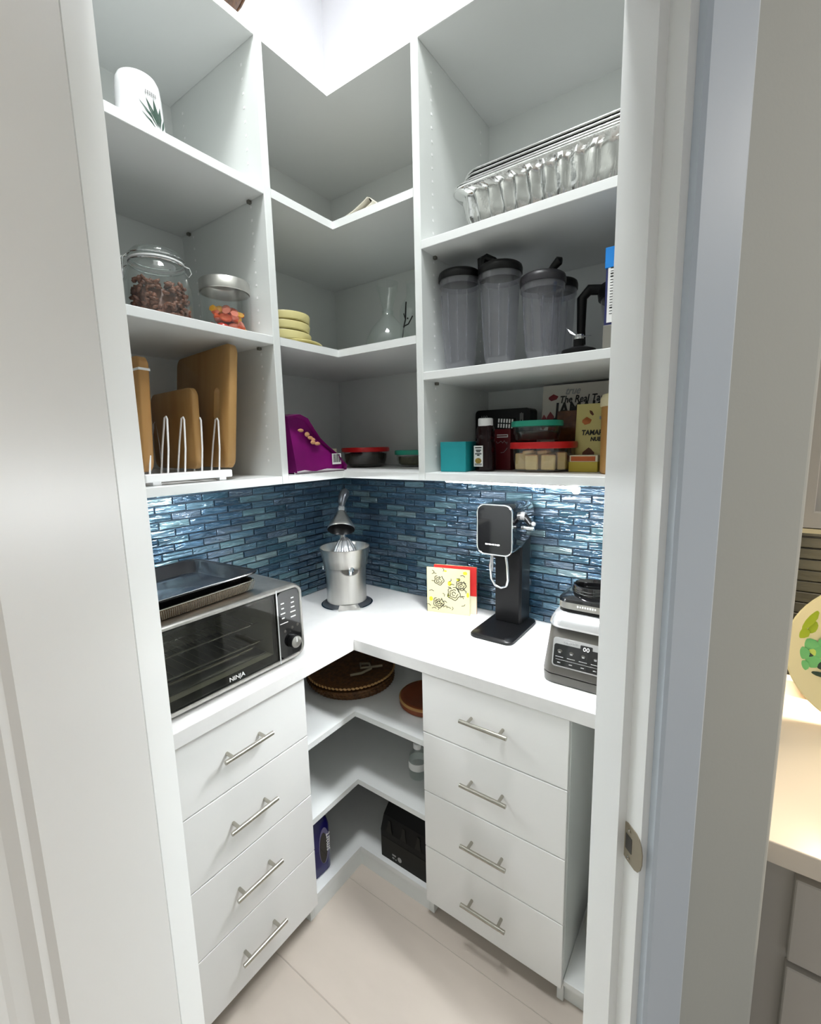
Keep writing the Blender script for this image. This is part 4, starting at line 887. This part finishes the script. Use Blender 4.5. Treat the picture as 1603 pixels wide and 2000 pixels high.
B().lathe([(.050, .224), (.050, .252), (.047, .253), (.045, .250), (.045, .228), (0, .226)], 40, (.002, .018, 0), cap=False).build('socket_ring', 'blackgloss', t, True)
for z in (.234, .242): B().tube([(.002+.0505*math.cos(a), .018+.0505*math.sin(a), z) for a in [2*PI*i/40 for i in range(40)]], .0012, 5, True).build('thread', 'black', t, True)
# touch panel lies on the sloping front: slope from (y=-.096,z=.034) to (y=-.082,z=.100) to (-.072,.150)
def PF(z): return -.096+.0 if z < .034 else (-.096+(z-.034)/.066*.014 if z < .1 else -.082+(z-.1)/.05*.010)
def panel(xa, xb, za, zb_, off, nm, mt_, par, rr=.008):
    P = rrect(xb-xa, zb_-za, rr, 4, (xa+xb)/2, (za+zb_)/2); return B().rings([[(x, PF(z)-off, z) for x, z in P], [(x, PF(z)-off-.0012, z) for x, z in P]]).build(nm, mt_, par)
panel(-.070, .085, .050, .124, .0002, 'panel_frame', 'silverp', t)
panel(-.0665, .0815, .0535, .108, .0008, 'touch_panel', 'blackgloss', t, .006)
panel(.000, .030, .100, .117, .0012, 'display', 'blackgloss', t, .002)
text('digits', '00', .015, t, (.015, PF(.108)-.0030, .108), ydir=(0, .2, 1), mt='whiteprint', sx=1.1)
for i in range(4):
    x = -.051+.030*i; B().ell((x, PF(.090)-.0016, .088-.001*i), .0075, .0012, .0075, None, 2).build('touch_button', 'darkgrey', t, True)
b_ = B()
for i in range(4):
    x = -.051+.030*i; b_.box(x-.010, x+.010, PF(.076)-.0032, PF(.076)-.0024, .0755, .0767); b_.box(x-.003, x+.003, PF(.088)-.0036, PF(.088)-.003, .086, .090)
    b_.box(x-.004, x+.004, PF(.062)-.0032, PF(.062)-.0024, .0605, .0625)
b_.box(-.06, .078, PF(.069)-.003, PF(.069)-.0024, .0688, .0694)
stuff(b_.build('panel_print', 'greyprint', t))
b_ = B()
for i in range(9): b_.box(-.042+.0042*i, -.0400+.0042*i, PF(.114)-.0022, PF(.114)-.0014, .1125, .1165)
stuff(b_.build('word_print', 'greyprint', t))
b_ = B()
for i in range(8): b_.box(-.02+.0062*i, -.0165+.0062*i, -.0505, -.0493, .204, .2085)
stuff(b_.build('band_print', 'whiteprint', t))
# ================================================================== lower corner shelves
za, zbb, zcc = .6151, .3508, .0761
M['wicker'] = mat('brown_wicker', (104, 66, 28), .55, noise=.55, nscale=70, bump=.8, bscale=90)
for i, (r_, z, lb_) in enumerate([(.160, 0, 'lowest round woven placemat of the stack under the counter'), (.166, .012, 'second round woven placemat from the bottom of the stack'), (.168, .024, 'third round woven placemat, just under the woven basket lid')]):
    t = thing('woven_placemat', lb_, 'placemat', (.285+.004*i, .288-.003*i, za+z), group='round woven placemats')
    b_ = B(); b_.lathe([(0, 0), (r_, 0), (r_+.002, .005), (r_, .0105), (0, .0105)], 48).build('mat', 'wicker', t, True)
    b_ = B()
    for k_ in range(64):
        a = 2*PI*k_/64; b_.ell((r_*math.cos(a), r_*math.sin(a), .0055), .010, .0045, .006, Matrix.Rotation(a+1.1, 3, 'Z'))
    stuff(b_.build('braided_edge', 'wicker', t, True))
t = thing('woven_bowl', 'brown woven bowl with pale ribbon on top of the placemats', 'bowl', (.290, .285, za+.036))
b_ = B(); b_.lathe([(0, 0), (.13, 0), (.165, .008), (.170, .013), (.166, .015), (.12, .012), (0, .010)], 48, cap=False).build('bowl', 'wicker', t, True)
b_ = B()
for k_ in range(72):
    a = 2*PI*k_/72; b_.ell((.170*math.cos(a), .170*math.sin(a), .013), .009, .0035, .005, Matrix.Rotation(a+1.2, 3, 'Z'))
stuff(b_.build('braided_rim', 'bamboo', t, True))
M['ribbon'] = mat('pale_cord', (150, 140, 116), .6)
b_ = B(); b_.tube([(.06, .05, .018), (.03, .08, .022), (-.02, .085, .02), (-.05, .05, .018), (-.03, .02, .018), (.0, .05, .02), (-.06, .11, .022)], .005, 8).build('ribbon', 'ribbon', t, True)
t = thing('terracotta_lid', 'round terracotta pot lid right of the woven placemats', 'lid', (.262, .634, za))
M['terra'] = mat('terracotta', (128, 62, 30), .5, noise=.2, nscale=12)
B().lathe([(0, 0), (.098, 0), (.104, .006), (.104, .022), (.100, .028), (.092, .030), (.085, .027), (0, .026)], 56).build('lid_body', 'terra', t, True)
B().lathe([(.1035, .020), (.1055, .022), (.1055, .027), (.101, .0295)], 56, cap=False).build('rim', 'darkwood', t, True)
t = thing('water_bottle', 'clear plastic bottle with white cap on the middle base shelf', 'bottle', (.318, .622, zbb))
B().lathe([(0, .003), (.030, .003), (.034, .008), (.034, .03), (.031, .034), (.034, .038), (.034, .075), (.030, .09), (.016, .108), (.014, .118)], 36, cap=False).build('bottle_body', 'glass', t, True)
B().lathe([(.015, .112), (.0165, .113), (.0165, .128), (.014, .131), (0, .131)], 24).build('cap', 'white', t, True)
B().lathe([(.0345, .040), (.0348, .041), (.0348, .066), (.0345, .067)], 36, cap=False).build('label', 'whiteprint', t, True)
t = thing('water_pack', 'dark blue shrink-wrapped bottle pack lettered smart, bottom base shelf', 'bottle pack', (.602, .33, zcc), 176)
M['bluefilm'] = mat('dark_blue_film', (26, 22, 92), .18, noise=.3, nscale=8, coat=.4, bump=.2, bscale=20)
R_ = [[(x*k_, y*k_, z) for x, y in rrect(.096, .17, .025, 5)] for z, k_ in ((0, .95), (.004, 1), (.165, 1), (.19, .9), (.215, .62), (.222, .5))]
B().rings(R_).build('wrap', 'bluefilm', t, True)
ov = B().prism([(.022*math.cos(a)+.012, .105+.068*math.sin(a)) for a in [2*PI*i/28 for i in range(28)]], -.0862, -.0852, 'y').build('oval_print', mat('lavender_print', (96, 92, 124), .4), t)
B().prism([(.016*math.cos(a)+.009, .098+.058*math.sin(a)) for a in [2*PI*i/28 for i in range(28)]], -.0868, -.0861, 'y').build('oval_centre', 'blackgloss', t)
text('lettering', 'smart', .030, t, (.026, -.0874, .110), xdir=(0, 0, 1), ydir=(-1, 0, 0), mt='whiteprint')
t = thing('bottle_carrier', 'black cardboard six-bottle carrier on the bottom base shelf', 'carrier', (.36, .635, zcc), 90)
R_ = [[(x*k_, y*d_, z) for x, y in rrect(.204, .15, .004, 2)] for z, k_, d_ in ((0, 1, 1), (.105, 1, 1), (.165, .90, .90), (.215, .82, .4), (.235, .8, .12))]
M['carrierblack'] = mat('black_card', (7, 7, 7), .5, spec=.2)
B().rings(R_).build('carrier', 'carrierblack', t)
M['charprint'] = mat('charcoal_print', (28, 28, 24), .5, spec=.2)
b_ = B()
for x in (-.062, .0, .062): b_.prism([(x-.010, .118), (x+.010, .118), (x+.008, .150), (x+.006, .170), (x-.006, .170), (x-.008, .150)], -.0752, -.0705, 'y') if False else b_.rings([[(x-.014, -.0754, .108), (x+.014, -.0754, .108), (x+.008, -.0736, .128), (x+.005, -.0710, .152), (x-.005, -.0710, .152), (x-.008, -.0736, .128)], [(x-.014, -.0764, .108), (x+.014, -.0764, .108), (x+.008, -.0746, .128), (x+.005, -.0720, .152), (x-.005, -.0720, .152), (x-.008, -.0746, .128)]])
stuff(b_.build('bottle_print', 'charprint', t))
B().box(-.098, .098, -.0758, -.0751, .004, .082).build('lower_band', 'charprint', t)
b_ = B(); b_.box(-.050, -.034, -.0764, -.0759, .026, .032); b_.box(-.050, -.041, -.0764, -.0759, .014, .020); b_.box(-.036, -.032, -.0764, -.0759, .013, .018); b_.ell((-.018, -.076, .024), .009, .0006, .010, None, 2); stuff(b_.build('small_print', 'greyprint', t))
# ================================================================== basket on top of the left unit
t = thing('woven_basket', 'brown flared basket on top of the left shelf unit', 'basket', (.842, .322, 2.5471))
B().lathe([(0, 0), (.115, 0), (.12, .004), (.185, .12), (.19, .124), (.182, .124), (.112, .01), (0, .008)], 40, cap=False).build('basket', 'wicker', t, True)
b_ = B(); b_.tube([(.187*math.cos(2*PI*i/40), .187*math.sin(2*PI*i/40), .123) for i in range(40)], .006, 8, True).build('rim', 'wicker', t, True)
# ================================================================== kitchen beyond the door wall
M['kcounter'] = mat('kitchen_quartz', (232, 222, 208), .25)
M['kcab'] = mat('greige_cabinet', (190, 186, 178), .45)
o = B().box(.0105, .678, 1.5525, 3.2, .862, .9, .002, 2).build('countertop', 'kcounter'); tag(o, 'cream kitchen countertop beyond the door wall', 'countertop')
t = thing('kitchen_cabinet', 'grey kitchen base cabinet with drawer fronts under the cream countertop', 'cabinet', (.33, 2.2, 0))
B().box(.012, .640, 1.5525, 3.1, .09, .8615).build('body', 'kcab', t, world=True)
B().box(.012, .58, 1.5525, 3.1, 0, .0899).build('toe_kick', 'kcab', t, world=True)
for z0, z1 in ((.682, .835), (.42, .670), (.12, .408)):
    B().box(.6401, .660, 1.604, 2.1, z0, z1, .002, 1).build('drawer', 'kcab', t, world=True)
t = thing('kitchen_wall_cabinet', 'greige shaker kitchen wall cabinet above the dark tiles', 'cabinet', (.15, 2.0, 1.345))
B().box(.012, .295, 1.5525, 2.6, 1.350, 2.35).build('body', 'kcab', t, world=True)
for y0 in (1.565, 2.07):
    d_ = B().box(.2951, .305, y0, y0+.5, 1.352, 2.34).build('door', 'kcab', t, world=True)
    R_ = [[(x, y, z) for y, z in ((y0+i_, 1.352+i_*.6), (y0+.5-i_, 1.352+i_*.6), (y0+.5-i_, 2.34-i_), (y0+i_, 2.34-i_))] for x, i_ in ((.3051, 0), (.320, 0), (.320, .052), (.3051, .055))]
    o = B().rings(R_, cap=False).build('door_frame', 'kcab', d_); 
B().box(.280, .320, 1.5525, 2.6, 1.3405, 1.3499).build('light_rail', 'creamp', t, world=True)
kl = thing('light_bar', 'warm light bar under the kitchen wall cabinet', 'light', (.15, 2.0, 1.3498), group='under shelf light bars')
B().box(-.015, .015, -.30, .30, -.012, 0).build('housing', 'white', kl)
area('kitchen_light_bar_lamp', (.15, 2.0, 1.335), (0, 0, 0), .03, .6, P_KITCHEN, (1, .82, .6))
M['kgrout'] = mat('charcoal_grout', (20, 22, 23), .8)
kt = B().box(.001, .004, 1.5525, 2.6, .9, 1.35).build('grout_bed', 'kgrout', wk)
M['ktile'] = mat('charcoal_glazed_tile', (24, 27, 28), .4, spec=.3, noise=.35, nscale=6, stretch=(1, 1, 6), bump=.3, bscale=30)
ktm = B().box(-.004, .004, -.145, .145, -.0132, .0132, .0015, 1).mesh('tile', 'ktile')
kth = B().box(-.004, .004, -.072, .072, -.0132, .0132, .0015, 1).mesh('tile', 'ktile')
for r_ in range(15):
    if r_ % 2: o = link('tile', kth, wk); o.location = (.0065, 1.6265, .915+.0292*r_)
    for c_ in range(3):
        o = link('tile', ktm, wk); o.location = (.0065, 1.70+.2945*c_+(.147 if r_ % 2 else 0)+.0, .915+.0292*r_)
t = thing('plate', 'large cream plate printed with green vegetables and lettering, leaning in the kitchen', 'plate', (.245, 1.772, .9005), 90)
M['platec'] = mat('cream_melamine', (250, 242, 196), .3)
Rp = .172; cz = Rp+.002
def disc(b2, prof): return b2.rings([[(r_*math.cos(a), y, cz+r_*math.sin(a)) for a in [2*PI*i/64 for i in range(64)]] for r_, y in prof])
disc(B(), ((.10, .014), (.13, .012), (Rp, -.008), (Rp+.001, -.010), (Rp-.002, -.011), (.135, .004), (.11, .008))).build('plate_body', 'platec', t, True)
M['g1'] = mat('mint_print', (128, 214, 136), .5); M['g2'] = mat('lime_print', (180, 204, 44), .5); M['g3'] = mat('pale_lime_print', (214, 240, 120), .5)
def blob(mt_, lst, nm='vegetable_print'):
    b_ = B()
    for x, z, rx, rz_, a in lst: b_.ell((x, .0045 if math.hypot(x, z) < .132 else .0045-.012*(math.hypot(x, z)-.132)/.037, cz+z), rx, .002, rz_, Matrix.Rotation(a, 3, 'Y'), 2)
    stuff(b_.build(nm, mt_, t, True))
blob('g2', [(-.138, .062, .014, .030, .5), (-.146, .030, .016, .014, 0), (-.128, .045, .010, .016, .2)])
blob('g1', [(-.128, .004, .016, .014, 0), (-.112, -.010, .014, .014, 0), (-.14, -.018, .014, .015, 0), (-.122, -.034, .018, .016, 0), (-.104, .012, .012, .012, 0), (-.072, .018, .012, .015, .2), (-.135, -.046, .01, .012, 0)])
blob('green', [(-.105, -.040, .009, .010, 0), (-.128, -.020, .010, .007, 0), (-.070, -.002, .008, .006, 0), (-.10, -.062, .022, .006, .1), (-.056, -.088, .007, .012, -.5)])
blob('g3', [(-.075, -.105, .034, .011, .7), (-.088, -.036, .010, .018, 0), (-.12, -.012, .01, .01, 0)])
text('lettering', 'SN', .050, t, (-.050, .0015, cz+.085), mt='g1'); text('lettering', 'AN', .046, t, (-.052, .0015, cz+.052), mt='g3')
b_ = B(); b_.tube([(-.078, .002, cz+.036), (-.06, .002, cz+.031), (-.035, .002, cz+.034), (-.02, .002, cz+.038)], .0035, 6); b_.tube([(-.085, .002, cz+.066), (-.082, .002, cz+.045), (-.076, .002, cz+.036)], .0035, 6); b_.tube([(-.082, .002, cz+.068), (-.05, .002, cz+.070), (-.02, .002, cz+.068)], .003, 6); stuff(b_.build('letter_shadow', 'blackprint', t))
B().box(-.05, .05, .016, .06, 0, .012).build('stand_base', 'darkwood', t); B().box(-.012, .012, .018, .030, .012, .16).build('stand_post', 'darkwood', t)
o = B().box(.06, .14, 1.66, 1.78, .9003, .955, .004, 2).build('butter_dish', mat('pink_ceramic', (224, 190, 164), .4)); tag(o, 'small pinkish block behind the leaning plate', 'dish')
